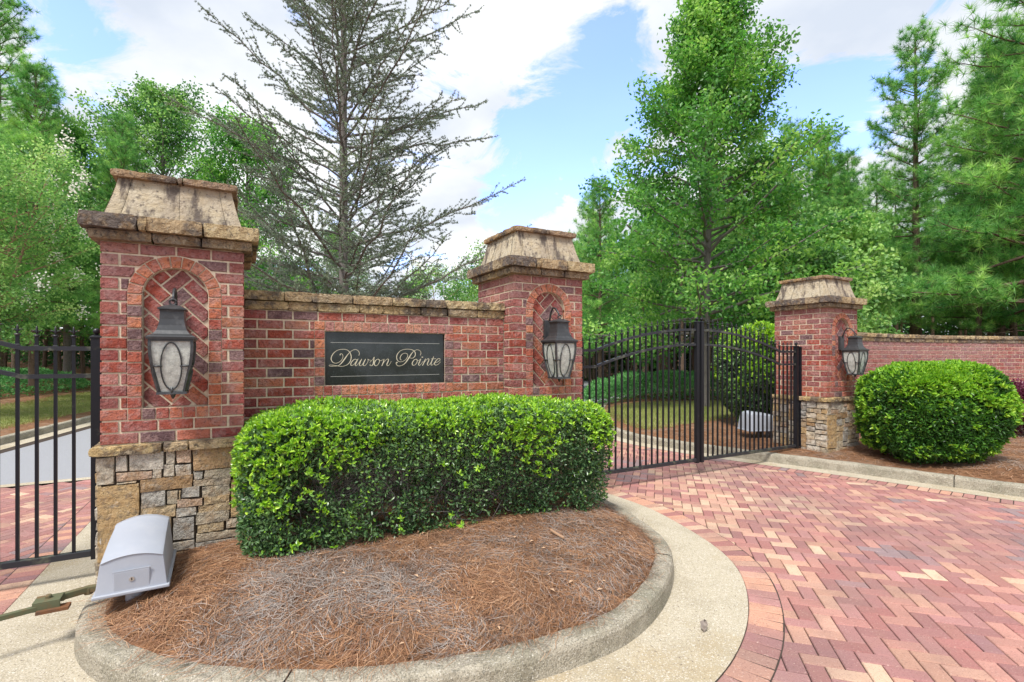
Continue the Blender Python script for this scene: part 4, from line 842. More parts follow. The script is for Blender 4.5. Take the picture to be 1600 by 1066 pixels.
# clipped shrubs: leaf shell over a bumpy superellipsoid, twigs inside
def shrub(name, loc, rz, half, zc, n, mat, leaf=(.035, .018), ex=4.0, bump=.06, tips=1500, bare=0, base_taper=.85, twigs=60, tipbias=.35, **kw):
    a, b, c = half; e = empty(name, loc, rz, **kw); ar = np.array([b * c, b * c, a * c, a * c, a * b, a * b * .3]); f = rng.choice(6, n, p=ar / ar.sum()); P = rng.uniform(-1, 1, (n, 3)); ax = f // 2; ax = np.array([0, 0, 1, 1, 2, 2])[f]; sg = np.where(np.isin(f, (0, 2, 4)), 1, -1); P[np.arange(n), ax] = sg
    r = (np.abs(P) ** ex).sum(1) ** (-1 / ex); Q = P * r[:, None]; Nn = nrm(np.sign(Q) * np.abs(Q) ** (ex - 1) / np.array([a, b, c])); X = Q * np.array([a, b, c]); bm = bump * (vn(X, 2.2, 3) + .6 * vn(X, 5.5, 4))
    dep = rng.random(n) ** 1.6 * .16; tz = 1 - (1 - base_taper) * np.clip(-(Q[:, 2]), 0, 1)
    X = X + Nn * (bm - dep)[:, None]; X[:, 0] *= tz; X[:, 1] *= tz; keep = np.ones(n, bool)
    hol = vn(X, 4.5, 9) + .5 * vn(X, 9, 10)
    if bare: keep = ~((Q[:, 2] < .25) & (hol > .42 - bare) & (rng.random(n) < .85))
    X, Nn, Q, dep, hol = X[keep], Nn[keep], Q[keep], dep[keep], hol[keep]; n = len(X); D = Nn * .7 + rng.normal(size=(n, 3)) * .75 + np.array([0, 0, .25])
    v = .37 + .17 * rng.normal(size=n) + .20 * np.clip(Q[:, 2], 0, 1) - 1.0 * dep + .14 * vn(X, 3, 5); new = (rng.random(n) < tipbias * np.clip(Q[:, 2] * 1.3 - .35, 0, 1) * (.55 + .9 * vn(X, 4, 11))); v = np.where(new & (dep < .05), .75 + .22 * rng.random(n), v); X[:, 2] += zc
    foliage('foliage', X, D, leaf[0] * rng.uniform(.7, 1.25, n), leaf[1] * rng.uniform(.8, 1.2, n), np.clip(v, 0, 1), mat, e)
    # fresh shoots: rosettes standing proud
    i = rng.choice(n, tips * 4); w = np.clip(Q[i, 2] * .75 + .22, .09, 1) * np.clip(.5 + 1.4 * vn(X[i], 3.3, 12), .02, 2); i = i[rng.random(len(i)) < w][:tips]; k = 7; Pn = np.repeat(X[i] + Nn[i] * (dep[i] + rng.uniform(0, .03, len(i)))[:, None], k, 0); Dn = np.repeat(nrm(Nn[i] + np.array([0, 0, .6])), k, 0) * .8 + rng.normal(size=(len(i) * k, 3)) * .75
    if tips > 150: foliage('new_growth', Pn, Dn, leaf[0] * rng.uniform(.95, 1.5, len(Pn)), leaf[1] * 1.15, np.clip(.78 + .14 * rng.normal(size=len(Pn)), .6, 1), mat, e)
    L = []
    for t in range(twigs):
        j = rng.integers(n); q = X[j]; root = np.array([q[0] * .55, q[1] * .4, zc - c * .98]); mid = (root + q) / 2 + rng.normal(size=3) * .06; L.append(([root, mid, q * .97 + np.array([0, 0, zc * .03])], [.011, .007, .002]))
        for s in range(3): j2 = rng.integers(n); d_ = X[j2] - mid; d_ = d_ / (np.linalg.norm(d_) + .01) * min(.45, np.linalg.norm(d_)); L.append(([mid, mid + d_ * .5 + rng.normal(size=3) * .03, mid + d_], [.006, .004, .0015]))
    tubes_np('stems', L, M_gbark, e); return e
hc = np.array((-.62, 4.44))
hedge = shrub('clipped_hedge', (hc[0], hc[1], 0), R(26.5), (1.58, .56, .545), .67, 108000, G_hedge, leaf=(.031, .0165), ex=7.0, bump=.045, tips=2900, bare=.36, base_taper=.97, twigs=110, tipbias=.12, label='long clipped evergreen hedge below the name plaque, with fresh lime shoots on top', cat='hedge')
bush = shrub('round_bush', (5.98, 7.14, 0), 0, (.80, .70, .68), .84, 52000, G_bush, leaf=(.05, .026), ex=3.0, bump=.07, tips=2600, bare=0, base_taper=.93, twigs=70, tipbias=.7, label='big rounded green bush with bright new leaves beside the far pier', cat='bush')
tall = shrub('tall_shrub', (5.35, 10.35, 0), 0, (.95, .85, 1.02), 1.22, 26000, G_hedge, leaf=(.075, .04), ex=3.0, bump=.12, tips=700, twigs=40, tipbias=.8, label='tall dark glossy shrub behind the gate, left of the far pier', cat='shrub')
purp = shrub('purple_shrub', (9.35, 8.9, 0), 0, (.75, .7, .5), .72, 9000, G_purple, leaf=(.05, .03), ex=2.2, bump=.12, tips=100, twigs=30, label='purple leaved shrub at the right edge beyond the round bush', cat='shrub')

# ---------------------------------------------------------------- pine straw, grass, litter
STR = np.array([(.38, .19, .095), (.45, .24, .12), (.30, .15, .08), (.50, .31, .19), (.22, .11, .065)]); GRY = np.array([(.33, .28, .25), (.24, .20, .175), (.44, .39, .35)])
def straw(name, P, hf, Lr=(.08, .17), wd=.0021, lift=.02, grey=.27, **kw):
    n = len(P); th = 1.6 * vn(v3(P[:, 0], P[:, 1], 0), 4.5, 1) * math.pi + rng.normal(size=n) * 1.3; L = rng.uniform(*Lr, n); d = np.stack([np.cos(th), np.sin(th)], 1); s = np.stack([-d[:, 1], d[:, 0]], 1); cv = rng.normal(size=n) * .16; h = hf(P) + rng.random(n) ** 2 * lift + .002
    h1 = hf(P + d * L[:, None]) + .002 + rng.random(n) ** 2 * lift
    rows = []
    for t in (0, .5, 1):
        q = P + d * (L * t)[:, None] + s * (cv * L * 4 * t * (1 - t))[:, None]; z = h * (1 - t) + h1 * t + .012 * 4 * t * (1 - t) * rng.random(n); w = wd * (1 if t < 1 else .4) / 2
        rows += [v3(q[:, 0] + s[:, 0] * w, q[:, 1] + s[:, 1] * w, z), v3(q[:, 0] - s[:, 0] * w, q[:, 1] - s[:, 1] * w, z + .0006)]
    V = np.stack(rows, 1).reshape(-1, 3); b = np.arange(n)[:, None] * 6; F = np.stack([b + np.array([[0, 1, 3, 2]]), b + np.array([[2, 3, 5, 4]])], 1).reshape(-1, 4)
    g = rng.random(n) < np.clip(grey + .55 * vn(v3(P[:, 0], P[:, 1], 0), 1.6, 7), 0.03, .8); c = np.where(g[:, None], GRY[rng.integers(0, 3, n)], STR[rng.integers(0, 5, n)]) * rng.uniform(.7, 1.25, (n, 1))
    return tag(link(name, npmesh(name, V, [F], col=np.repeat(c * .85, 2, 0)), M_needle), kind='stuff', **kw)
P = rng.uniform((-2.8, 2.2), (1.4, 5.4), (150000, 2)); d = dist(P, isl_c, True); P = P[inside(P, isl_c) & ((d > .15 + .04 * vn(v3(P[:, 0], P[:, 1], 0), 6, 2)) | ((d > .05) & (rng.random(len(P)) < .06)))][:72000]
straw('pine_straw', P, lambda X: np.maximum(isl_h(X), .15), label='brown and grey pine straw mulch on the raised bed', cat='mulch')
P = rng.uniform((3, 2), (13, 10), (200000, 2)); P = P[inside(P, rpoly2)]; P = P[dist(P, rc_c) > .17][:45000]
straw('pine_straw', P, right_h, Lr=(.1, .2), wd=.004, grey=.1, label='brown pine straw mulch around the round bush and the far pier', cat='mulch')
# dead leaves on the bed, a stick, a dried leaf on the gutter
def deadleaf(loc, s, rz, **kw):
    m = MB(); V = []; F = []; prof = [(0, 0), (.25, .35), (.45, .28), (.6, .45), (.8, .25), (1, 0)]
    for i, (t, w) in enumerate(prof):
        for sd in (-1, 0, 1): V.append(((t - .5) * s, sd * w * s * .6, s * (.18 * abs(sd) + .12 * math.sin(i * 2.1 + sd))))
    F = [(3 * i + k, 3 * i + k + 1, 3 * i + 4 + k, 3 * i + 3 + k) for i in range(5) for k in (0, 1)]; m.raw(V, F); o = m.build('dry_leaf', M_dry); o.location = loc; o.rotation_euler = (rng.normal() * .3, rng.normal() * .3, rz); return tag(o, **kw)
M_dry = material('dry_leaf', (.42, .27, .16), .8, noises=((30, 4, .45, .7, (.22, .14, .09), .7),)); M_dry2 = material('grey_dry_leaf', (.25, .21, .18), .8)
o = deadleaf((1.155, 3.005, .022), .09, 1.2, label='curled grey dry leaf lying alone on the pale gutter', cat='leaf'); o.data.materials[0] = M_dry2
P = rng.uniform((-2.3, 2.5), (1.1, 4.3), (400, 2)); P = P[inside(P, isl_c) & (dist(P, isl_c, True) > .2)][:55]; n = 0
dl_ = MB()
for p in P:
    s = random.uniform(.010, .022); th = random.uniform(0, 6.3); z = float(isl_h(p)[0]) + .022; c, s_ = math.cos(th) * s, math.sin(th) * s; dl_.raw([(p[0] - c, p[1] - s_, z), (p[0] + s_ * .5, p[1] - c * .5, z + .008), (p[0] + c, p[1] + s_, z + .004), (p[0] - s_ * .5, p[1] + c * .5, z + .01)], [(0, 1, 2, 3)])
tag(dl_.build('leaf_litter', material('litter_leaf', (.45, .30, .19), .8)), kind='stuff', label='small tan dead leaves scattered over the pine straw', cat='leaf litter')
m = MB(); sx, sy = .35, 3.8; z = float(isl_h((.33, 3.75))[0]) + .025; m.tube([(.30, 3.82, z + .015), (.33, 3.77, z + .012), (.385, 3.70, z)], [.012, .011, .009], 7); tag(m.build('broken_stick', M_pbark), label='short broken stick lying on the pine straw in front of the hedge', cat='stick')
# lawns
def lawn(loop, hf, lab):
    loop = resample(catmull(loop, True, 6), .4, True); o = cdt_sheet('lawn', loop, hf, M_lawn, .5, dz=.02); lo, hi = loop.min(0), loop.max(0); A_ = abs(area(loop)); n = int(min(60000, A_ * 1300)); P = rng.uniform(lo, hi, (n * 2, 2)); P = P[inside(P, loop)][:n]; n = len(P); v = .4 + .35 * vn(v3(P[:, 0], P[:, 1], 0), 1.3, 2) + .12 * rng.normal(size=n)
    D = v3(rng.normal(size=n) * .5, rng.normal(size=n) * .5, 1.); b = needles_mesh('grass', v3(P[:, 0], P[:, 1], hf(P) + .015), D, rng.uniform(.03, .07, n), .012, np.clip(v, 0, 1), G_grass); tag(b, label=lab, cat='grass', kind='stuff')
lawn([(2.75, 9.95), (2.5, 10.7), (2.4, 12), (2.75, 14.2), (3.9, 15.4), (6.5, 15.6), (8, 14), (7.2, 12.6), (5.2, 11.6), (3.9, 10.6)], right_h, 'short yellowish green lawn seen through the closed gate')
lawn([(-7.9, 2.5), (-8.9, 5.7), (-10.0, 9.4), (-11.1, 12.7), (-12.5, 17.5), (-15.5, 19), (-14.4, 15), (-13.1, 11), (-12.4, 8), (-10.5, 3)], left_h, 'strip of green lawn beyond the kerb left of the nearest pier')
def cover(loop, hf, h, n, lab):
    loop = resample(catmull(loop, True, 6), .3, True); lo, hi = loop.min(0), loop.max(0); P = rng.uniform(lo, hi, (n * 4, 2)); P = P[inside(P, loop)][:n]; d = dist(P, loop, True); top = h * np.clip(d / .5, .15, 1) ** .6 * (1 + .3 * vn(v3(P[:, 0], P[:, 1], 0), 1.6, 5)); z = hf(P) + top * (1 - .35 * rng.random(len(P)) ** 2); low = rng.random(len(P)) < .35; z = np.where(low & (d < .7), hf(P) + top * rng.random(len(P)), z)
    D = v3(rng.normal(size=len(P)), rng.normal(size=len(P)) - .3, .7 + rng.normal(size=len(P)) * .4); v = .5 + .3 * vn(v3(P[:, 0], P[:, 1], z), 3.5, 6) + .15 * rng.normal(size=len(P)); o = foliage('groundcover', v3(P[:, 0], P[:, 1], z), D, .12, .035, np.clip(v, 0, 1), G_cover, simple=True); tag(o, label=lab, cat='groundcover', kind='stuff')
cover([(2.6, 15.4), (2.4, 17), (4, 19), (8, 20.5), (12, 19), (12, 16.5), (8.3, 15.6), (6.5, 16.3), (4, 16.2)], right_h, .75, 52000, 'dense low green groundcover in front of the pine trunks beyond the closed gate')
cover([(-13.6, 8.0), (-14.2, 11), (-15.2, 15), (-16.8, 20), (-21, 21), (-21, 14), (-19, 8), (-16, 5)], left_h, .5, 52000, 'low green groundcover on the bank beyond the left gate')
P = rng.uniform((4, 9), (12, 16), (40000, 2)); P = P[inside(P, rpoly2)]
# ---------------------------------------------------------------- trees
def trunk_line(H, r0, lean=.02, n=10, sd=0):
    t = np.linspace(0, 1, n); g = np.random.default_rng(sd); wob = np.cumsum(g.normal(size=(n, 2)) * lean, 0) * H / n * 2; wob[0] = 0
    P = v3(wob[:, 0], wob[:, 1], t * H); r = r0 * (1 - t * .93) ** .8; return P, r
def at_line(P, r, z):
    return np.array([np.interp(z, P[:, 2], P[:, i]) for i in (0, 1)] + [z]), float(np.interp(z, P[:, 2], r))
def branch(p, az, el, L, r, n=6, droop=0., wig=.08, g=rng):
    t = np.linspace(0, 1, n); d = np.array([math.cos(az) * math.cos(el), math.sin(az) * math.cos(el), math.sin(el)]); Q = p + d[None] * (L * t)[:, None]; Q[:, 2] += droop * L * t ** 2; Q[1:] += np.cumsum(g.normal(size=(n - 1, 3)) * wig * L / n, 0); return Q, r * (1 - t * .85)
def pine(seed, H, base, rad, r0=.16, whorl=.62, per=5, tuft=34, nl=.20, dens=1.0, dead=True, top_open=.0):
    g = np.random.default_rng(seed); e = empty('pine_tree'); P, r = trunk_line(H, r0, .01, 14, seed); L = [(P, r)]; T = []; TD = []; z = base; k = 0
    while z < H - .3:
        t = (z - base) / (H - base); prof = rad * (1 - t) ** .75 * (.75 + .25 * math.sin(k * 1.3)) + .25
        for b in range(per):
            az = 2 * math.pi * (b + g.random() * .7) / per + k * 1.1; el = R(-4 + 46 * t + g.normal() * 8); Lb = prof * g.uniform(.7, 1.15); p, rr = at_line(P, r, z + g.uniform(-.1, .1)); Q, qr = branch(p, az, el, Lb, min(rr * .45, .012 + .011 * Lb), 7, droop=.10, wig=.12, g=g); L.append((Q, qr)); ns = max(3, int(Lb * 5.0 * dens))
            for s in range(ns):
                u = .28 + .72 * (s + g.random()) / ns; q = np.array([np.interp(u, np.linspace(0, 1, 7), Q[:, i]) for i in range(3)]); a2 = az + (1 if s % 2 else -1) * g.uniform(.5, 1.1); l2 = .16 + .34 * Lb * (1.05 - u) * g.uniform(.6, 1.1) + .12; S, sr = branch(q, a2, el * .5 + g.normal() * .25 + .25, l2, .007, 4, .1, .15, g); L.append((S, sr)); m_ = max(1, int(l2 / .17))
                for w in range(m_ + 1): T.append(S[min(3, int(3 * (w + 1) / (m_ + 1)))] + g.normal(size=3) * .03); TD.append(nrm(S[3] - S[0]) * .6 + np.array([0, 0, .55]))
            T.append(Q[-1]); TD.append(nrm(Q[-1] - Q[-2]) + np.array([0, 0, .4]))
        z += whorl * g.uniform(.75, 1.2) * (1 - .35 * t); k += 1
    for z_ in np.linspace(H - .6, H, 5): T.append(at_line(P, r, min(z_, H))[0]); TD.append(np.array([0, 0, 1.]))
    if dead:
        for i in range(26):
            z_ = g.uniform(.8, base); p, rr = at_line(P, r, z_); Q, qr = branch(p, g.uniform(0, 6.3), R(g.uniform(-5, 15)), g.uniform(.4, rad * .7), .012, 5, -.05, .15, g); L.append((Q, qr))
    T = np.array(T); TD = nrm(np.array(TD)); n = len(T); Pn = np.repeat(T, tuft, 0); Dn = np.repeat(TD, tuft, 0) * .55 + g.normal(size=(n * tuft, 3)) * .66; base_v = np.clip(.5 + .34 * vn(T, 1.1, seed) + .24 * g.normal(size=n), 0, 1)
    v = np.clip(np.repeat(base_v, tuft) + g.normal(size=n * tuft) * .12, 0, 1); needles_mesh('needles', Pn, Dn, nl * g.uniform(.7, 1.15, n * tuft), .014, v, G_pine, e); tubes_np('trunk', L, M_bark, e); return e
def broad(name, seed, H, cb, rad, leafmat_, barkmat, leaf=(.12, .07), prim=55, sec=8, ncl=5, per=9, spread=.16, r0=.12, el0=10, el1=60, shape='cone', stems=1, flowers=0, simple=True, gap=0, dropv=0.):
    g = np.random.default_rng(seed); e = empty(name); L = []; C = []; lines = []
    for s in range(stems):
        P, r = trunk_line(H, r0, .012 if stems == 1 else .03, 12, seed + s)
        if stems > 1: a = 2 * math.pi * s / stems + g.random(); fl = g.uniform(.12, .34); t = np.linspace(0, 1, 12) ** 1.2; P[:, 0] += math.cos(a) * fl * H * t; P[:, 1] += math.sin(a) * fl * H * t; P[:, 2] *= g.uniform(.82, 1)
        L.append((P, r)); lines.append((P, r))
    for i in range(prim):
        P, r = lines[i % stems]; h = P[-1, 2]; t = (i + g.random()) / prim; z = cb + (h * .985 - cb) * t; az = i * 2.399 + g.normal() * .3
        sh = {'cone': (1 - t) ** .92 * (1.0 - .25 * math.exp(-t * 9)) + .10, 'round': math.sqrt(max(0, 1 - (2 * t - .85) ** 2 / 1.4)) , 'vase': .45 + .55 * math.sin(math.pi * min(1, t * .8 + .15))}[shape]
        Lb = rad * sh * g.uniform(.72, 1.14) / (1.6 if stems > 1 else 1); p, rr = at_line(P, r, z); Q, qr = branch(p, az, R(el0 + (el1 - el0) * t + g.normal() * 8), Lb, min(rr * .6, .01 + .012 * Lb), 7, .06, .14, g); L.append((Q, qr))
        for s in range(sec):
            u = .25 + .75 * (s + g.random()) / sec; q = np.array([np.interp(u, np.linspace(0, 1, 7), Q[:, k]) for k in range(3)]); l2 = (.30 * Lb * (1.1 - u) + .18) * g.uniform(.7, 1.3); S, sr = branch(q, az + (1 if s % 2 else -1) * g.uniform(.4, 1.2), R(g.uniform(-10, 45)), l2, .006, 4, .0, .2, g); L.append((S, sr))
            for c in range(ncl): C.append(S[0] + (S[-1] - S[0]) * (c + .6) / ncl + g.normal(size=3) * .05)
        C.append(Q[-1])
    C = np.array(C)
    if gap: C = C[vn(C, 1.4, seed) > -1 + gap]
    n = len(C); X = np.repeat(C, per, 0) + g.normal(size=(n * per, 3)) * spread * np.array([1, 1, .7]); D = g.normal(size=(len(X), 3)) + np.array([0, 0, -.1]); v = np.repeat(np.clip(.46 + .5 * vn(C, 1.6, seed + 3) + .1 * g.normal(size=n), 0, 1), per) + g.normal(size=len(X)) * .13 - dropv
    foliage('foliage', X, D, leaf[0] * g.uniform(.7, 1.2, len(X)), leaf[1], np.clip(v, 0, 1), leafmat_, e, simple=simple); tubes_np('trunk', L, barkmat, e)
    if flowers:
        F = C[(C[:, 2] > H * .35)]; F = F[g.choice(len(F), flowers)]; o = np.linalg.norm(F[:, :2], axis=1) > rad * .3; F = F[o]; F = F + nrm(F - np.array([0, 0, H * .5])) * .28; X = np.repeat(F, 46, 0) + g.normal(size=(len(F) * 46, 3)) * np.array([.08, .08, .12]) + np.array([0, 0, .12]); foliage('blossom', X, g.normal(size=(len(X), 3)), .055, .05, g.random(len(X)), G_flower, e, simple=True)
    return e
def put(o, x, y, z=0, rz=0, s=1.0, **kw):
    o.location = (x, y, z); o.rotation_euler = (0, 0, rz); o.scale = (s, s, s); return tag(o, **kw)
# sparse cedar in the median
def cedar(seed=3, H=11.2):
    g = np.random.default_rng(seed); e = empty('cedar_tree'); P, r = trunk_line(H, .10, .004, 16, seed); L = [(P, r)]; T = []; nb = 156
    for i in range(nb):
        t = i / nb; z = 1.55 + (H - 1.8) * t ** 1.05; az = i * 2.399 + g.normal() * .25; t2 = z / H; Lb = (3.05 * (1 - t2) ** .44 + .15) * g.uniform(.55, 1.1) * (1.07 + .11 * math.cos(az + 1.0)); el = R(12 + 34 * t2 + g.normal() * 11); p, rr = at_line(P, r, z); Q, qr = branch(p, az, el, Lb, min(rr * .5, .006 + .0065 * Lb), 9, .10, .13, g); L.append((Q, qr)); ns = int(8 + Lb * 9)
        for s in range(ns):
            u = .18 + .82 * (s + g.random()) / ns; q = np.array([np.interp(u, np.linspace(0, 1, 9), Q[:, k]) for k in range(3)]); l2 = (.10 + .22 * Lb * (1.08 - u)) * g.uniform(.6, 1.35); S, sr = branch(q, az + (1 if s % 2 else -1) * g.uniform(.45, 1.15), el * .5 + g.normal() * .22, l2, .0055, 5, .12, .2, g); L.append((S, sr)); m_ = int(l2 / .030)
            for w in range(m_):
                if g.random() < .88: f = (w + g.random()) / m_; T.append(np.array([np.interp(f, np.linspace(0, 1, 5), S[:, k]) for k in range(3)]))
            if l2 > .45:
                for w in range(3):
                    S2, s2 = branch(S[2 + w % 2], az + g.normal() * 1.2, g.normal() * .3, l2 * .4, .0035, 4, .1, .2, g); L.append((S2, s2))
                    for q2 in range(int(l2 * .4 / .04)): f = g.random(); T.append(S2[0] + (S2[-1] - S2[0]) * f)
        for w in range(int(Lb / .06)): f = .25 + .75 * g.random(); T.append(np.array([np.interp(f, np.linspace(0, 1, 9), Q[:, k]) for k in range(3)]))
    T = np.array(T); k = 10; n = len(T); X = np.repeat(T, k, 0) + g.normal(size=(n * k, 3)) * .006; D = g.normal(size=(n * k, 3)) + np.array([0, 0, .5]); v = np.repeat(np.clip(.5 + .3 * vn(T, 1.5, 2) + .15 * g.normal(size=n), 0, 1), k)
    needles_mesh('foliage', X, D, .028 * g.uniform(.7, 1.2, n * k), .011, v, G_cedar, e); tubes_np('trunk', L, M_gbark, e, 5); return e
put(cedar(), -2.87, 8.5, .2, 1.0, label='tall sparse cedar with bare grey branches rising behind the sign wall', cat='cedar tree')
put(broad('oak_tree', 11, 11.9, 1.7, 3.9, G_oak, M_gbark, leaf=(.125, .07), prim=125, sec=10, ncl=5, per=10, spread=.16, r0=.14, el0=-2, el1=62, simple=True), 5.42, 14.0, .25, 0, label='tall young oak with bright green leaves standing behind the closed gate', cat='oak tree')
put(broad('maple_tree', 12, 5.2, 1.4, 1.8, G_light, M_gbark, leaf=(.13, .10), prim=50, sec=8, ncl=5, per=8, r0=.07, shape='round'), 10.0, 15.2, .3, 0, label='small pale green maple between the far pier and the pines', cat='maple tree')
put(broad('maple_tree', 33, 3.7, .6, 1.5, G_light, M_gbark, leaf=(.12, .08), prim=40, sec=8, ncl=5, per=8, r0=.06, shape='round'), 8.2, 13.4, .3, 0, label='bushy lime green young maple just behind the far pier', cat='maple tree')
PG = 'pine trees around the entrance'
pA = pine(1, 14.6, 3.2, 3.3, r0=.19, tuft=34, nl=.26); pB = pine(2, 13.0, 2.4, 2.9, r0=.17, per=6, nl=.24); pC = pine(5, 16.5, 4.5, 3.4, r0=.2, nl=.24)
put(pA, 16.6, 20.5, .4, 0, label='tall pine with an open pointed top right of the oak', cat='pine tree', group=PG)
put(pB, 15.5, 14.6, .3, 1, 1.25, label='big dense pine filling the top right corner', cat='pine tree', group=PG)
def cp_(src, x, y, z, rz, s, lab): c = copy_tree(src); return put(c, x, y, z, rz, s, label=lab, cat='pine tree', group=PG)
cp_(pA, 21.0, 19.0, .4, 2.2, 1.15, 'tall pine at the right edge behind the big dense pine')
cp_(pB, 12.6, 18.8, .4, 3.1, .62, 'young low pine behind the maples')
cp_(pB, 12.0, 23.5, .4, .5, .8, 'middling pine seen between the oak and the open topped pine')
cp_(pB, 3.6, 20.5, .3, 2.0, .66, 'short fluffy pine left of the oak behind the closed gate')
cp_(pA, 2.6, 24.0, .2, 1.0, .50, 'pine behind the middle pier and left of the oak')
cp_(pB, -14.0, 14.6, .8, .7, .72, 'dense pine left of the nearest pier behind the crepe myrtle')
cp_(pA, -12.9, 16.5, .8, 2.6, .60, 'pine standing directly behind the cap of the nearest pier')
put(pC, -20.6, 20.0, 1.2, 1.2, 1.0, label='very tall pine in the top left corner', cat='pine tree', group=PG)
cp_(pB, -18.0, 16.4, 1.0, 1.9, .86, 'broad pine at the left edge above the crepe myrtle')
cp_(pA, 13.6, 21.5, .4, 4.0, .75, 'slim pine left of the open topped pine')
cp_(pB, 17.2, 17.6, .4, 5.0, .95, 'leafy pine below the open topped pine')
put(broad('crepe_myrtle', 14, 6.0, 1.3, 3.0, G_light, M_pbark, leaf=(.075, .045), prim=110, sec=8, ncl=5, per=9, spread=.14, r0=.055, shape='vase', stems=6, flowers=70, el0=5, el1=55), -12.4, 11.6, .55, 0, label='crepe myrtle with white blossom and tan stems left of the nearest pier', cat='crepe myrtle', group='crepe myrtles in bloom')
put(broad('crepe_myrtle', 15, 4.4, .8, 2.1, G_light, M_pbark, leaf=(.08, .05), prim=60, sec=8, ncl=5, per=8, spread=.14, r0=.05, shape='vase', stems=4, flowers=40), -1.9, 16.5, .2, 0, label='crepe myrtle with pale blossom behind the middle pier', cat='crepe myrtle', group='crepe myrtles in bloom')
BG = 'broadleaf trees beyond the road'
bA = broad('broadleaf_tree', 16, 14.2, 2.5, 4.4, G_light, M_gbark, leaf=(.17, .10), prim=85, sec=9, ncl=5, per=8, spread=.22, r0=.2, shape='round', el0=0, el1=65, dropv=.12)
bB = broad('broadleaf_tree', 17, 12.5, 2.0, 3.8, G_oak, M_gbark, leaf=(.16, .10), prim=80, sec=9, ncl=5, per=8, spread=.22, r0=.2, shape='round', el0=0, el1=65)
put(bA, -15.8, 22.5, .6, 0, .86, label='large pale green tree rising just left of the nearest pier cap', cat='broadleaf tree', group=BG)
put(bB, -11.6, 22.0, .4, 0, .86, label='green tree between the nearest pier and the cedar', cat='broadleaf tree', group=BG)
def cb_(src, x, y, z, rz, s, lab): c = copy_tree(src); return put(c, x, y, z, rz, s, label=lab, cat='broadleaf tree', group=BG)
cb_(bB, -20.5, 23.0, .8, 2, .86, 'green tree left of the large pale green tree')
cb_(bA, -8.6, 25.0, .3, 3, .50, 'low light green tree seen through the lower cedar branches')
cb_(bB, -5.2, 26.0, .2, 1, .40, 'low green tree just right of the cedar trunk')
cb_(bA, .3, 24.0, .2, 4, .42, 'low light green tree left of the middle pier cap')
# pines of the wood: tall bare trunks close together
wood_proto = pine(8, 12.5, 4.6, 2.1, r0=.13, per=4, tuft=26, nl=.3, dens=.7, dead=False)
g = np.random.default_rng(4); spots = []
def scatter(x0, x1, y0, y1, n, sep):
    c = 0
    for _ in range(n * 30):
        p = (g.uniform(x0, x1), g.uniform(y0, y1))
        if c < n and all((p[0] - q[0]) ** 2 + (p[1] - q[1]) ** 2 > sep ** 2 for q in spots): spots.append(p); c += 1
scatter(3.0, 15, 21, 34, 62, .85); scatter(15, 36, 17, 32, 40, 1.5); scatter(-34, -17, 20, 33, 44, 1.4); 
WG = 'slim dark pine trunks of the wood behind'
for i, (x, y) in enumerate(spots):
    o = wood_proto if i == 0 else copy_tree(wood_proto)
    zz = float((right_h if x > 0 else left_h)((x, y))[0]); s = g.uniform(.5, .8) if x < 9 and x > 0 else g.uniform(.7, 1.0)
    lab = 'slim pine trunk in the dark wood seen through the closed gate' if 0 < x < 15 else ('slim pine in the dark wood behind the garden wall' if x > 0 else 'slim pine trunk in the wood beyond the left gate')
    put(o, x, y, zz - .1, g.uniform(0, 6.3), s, label=lab, cat='pine tree', group=WG)
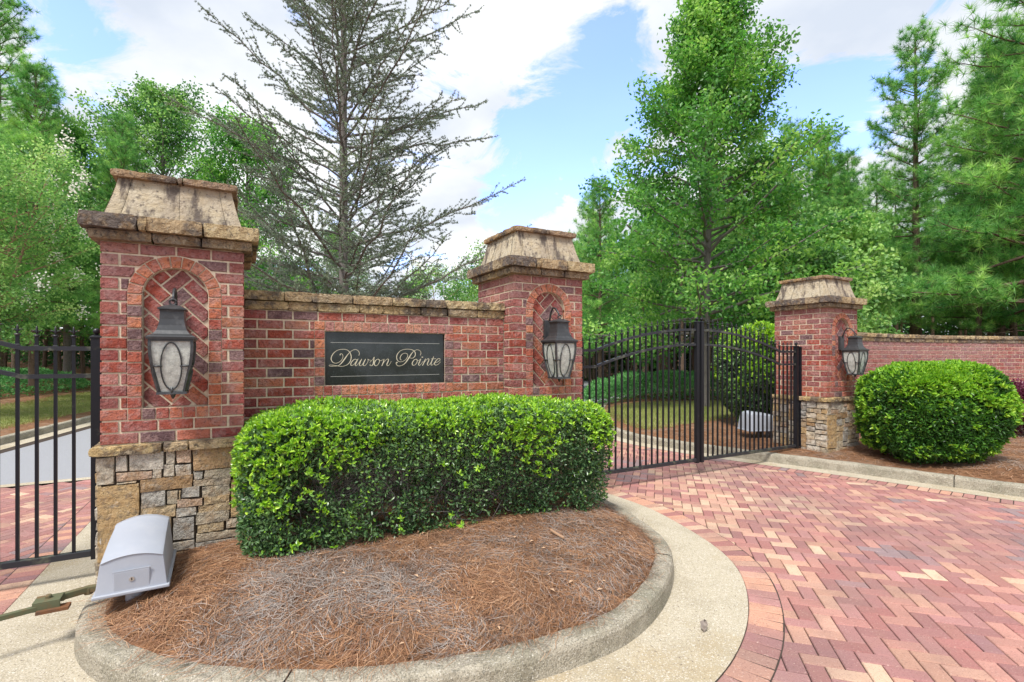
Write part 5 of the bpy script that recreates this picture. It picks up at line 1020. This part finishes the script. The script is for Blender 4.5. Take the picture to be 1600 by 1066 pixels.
# far-off wood that reads as one mass
def mass(x0, x1, y0, y1, hf, n, lab, size=.32):
    P = np.stack([g.uniform(x0, x1, n), g.uniform(y0, y1, n)], 1); H = hf(P) * (1 + .18 * vn(v3(P[:, 0], P[:, 1], 0), .35, 3) + .12 * vn(v3(P[:, 0], P[:, 1], 0), 1.1, 4)); z = H * g.random(n) ** .8; X = v3(P[:, 0], P[:, 1], z); v = .35 + .35 * vn(X, .5, 7) + .13 * g.normal(size=n); o = foliage('far_wood', X, g.normal(size=(n, 3)), size, size * .6, np.clip(v, 0, 1), G_dark, simple=True); tag(o, label=lab, cat='wood', kind='stuff')
mass(-2, 46, 33, 40, lambda P: 4.2 + 5.5 * np.clip((P[:, 0] - 4) / 22, 0, 1) + 1.0 * np.clip((4 - P[:, 0]) / 4, 0, 1), 90000, 'dark distant wood behind the gate and the garden wall')
mass(-48, -8, 32, 38, lambda P: 5 + 7 * np.clip((-P[:, 0] - 12) / 12, 0, 1), 70000, 'dark distant wood beyond the left gate and the cedar', .34)
mass(-10, 3, 36, 40, lambda P: 5.2 + 0 * P[:, 0], 20000, 'low green wood on the horizon behind the sign wall')
# undergrowth behind the garden wall and day lily leaves showing above its coping
U_ = rng.uniform((9, 13.0), (34, 19), (30000, 2)); z = 1.3 * np.clip(.55 + .5 * vn(v3(U_[:, 0], U_[:, 1], 0), .7, 9), .1, 1.3) * rng.random(30000) ** .7 + right_h(U_)
tag(foliage('undergrowth', v3(U_[:, 0], U_[:, 1], z), rng.normal(size=(30000, 3)), .14, .08, np.clip(.3 + .2 * rng.normal(size=30000), 0, 1), G_dark, simple=True), label='dark leafy undergrowth behind the garden wall', cat='undergrowth', kind='stuff')
def lily(x, y, zb, **kw):
    m = MB()
    for i in range(22):
        a = g.uniform(0, 6.3); L = g.uniform(.55, .85); b = g.uniform(.1, .35); s = .012; V = []; F = []
        for k in range(7):
            t = k / 6; px, py, pz = math.cos(a) * b * t * (1 + t), math.sin(a) * b * t * (1 + t), L * (t - .35 * t ** 3); w = s * (1 - t * .8); V += [(px - math.sin(a) * w, py + math.cos(a) * w, pz), (px + math.sin(a) * w, py - math.cos(a) * w, pz)]
        m.raw(V, [(2 * k, 2 * k + 1, 2 * k + 3, 2 * k + 2) for k in range(6)])
    o = m.build('day_lily', M_lily); o.location = (x, y, zb); tag(o, **kw)
M_lily = material('lily_leaf', (.22, .42, .10), .5)
LG = 'day lilies behind the garden wall'
lily(9.0, 11.2, 1.45, label='left tuft of strap leaves above the garden wall coping', cat='day lily', group=LG); lily(9.95, 11.45, 1.45, label='middle tuft of strap leaves above the garden wall coping', cat='day lily', group=LG); lily(10.9, 11.6, 1.5, label='right tuft of strap leaves above the garden wall coping, at the picture edge', cat='day lily', group=LG)
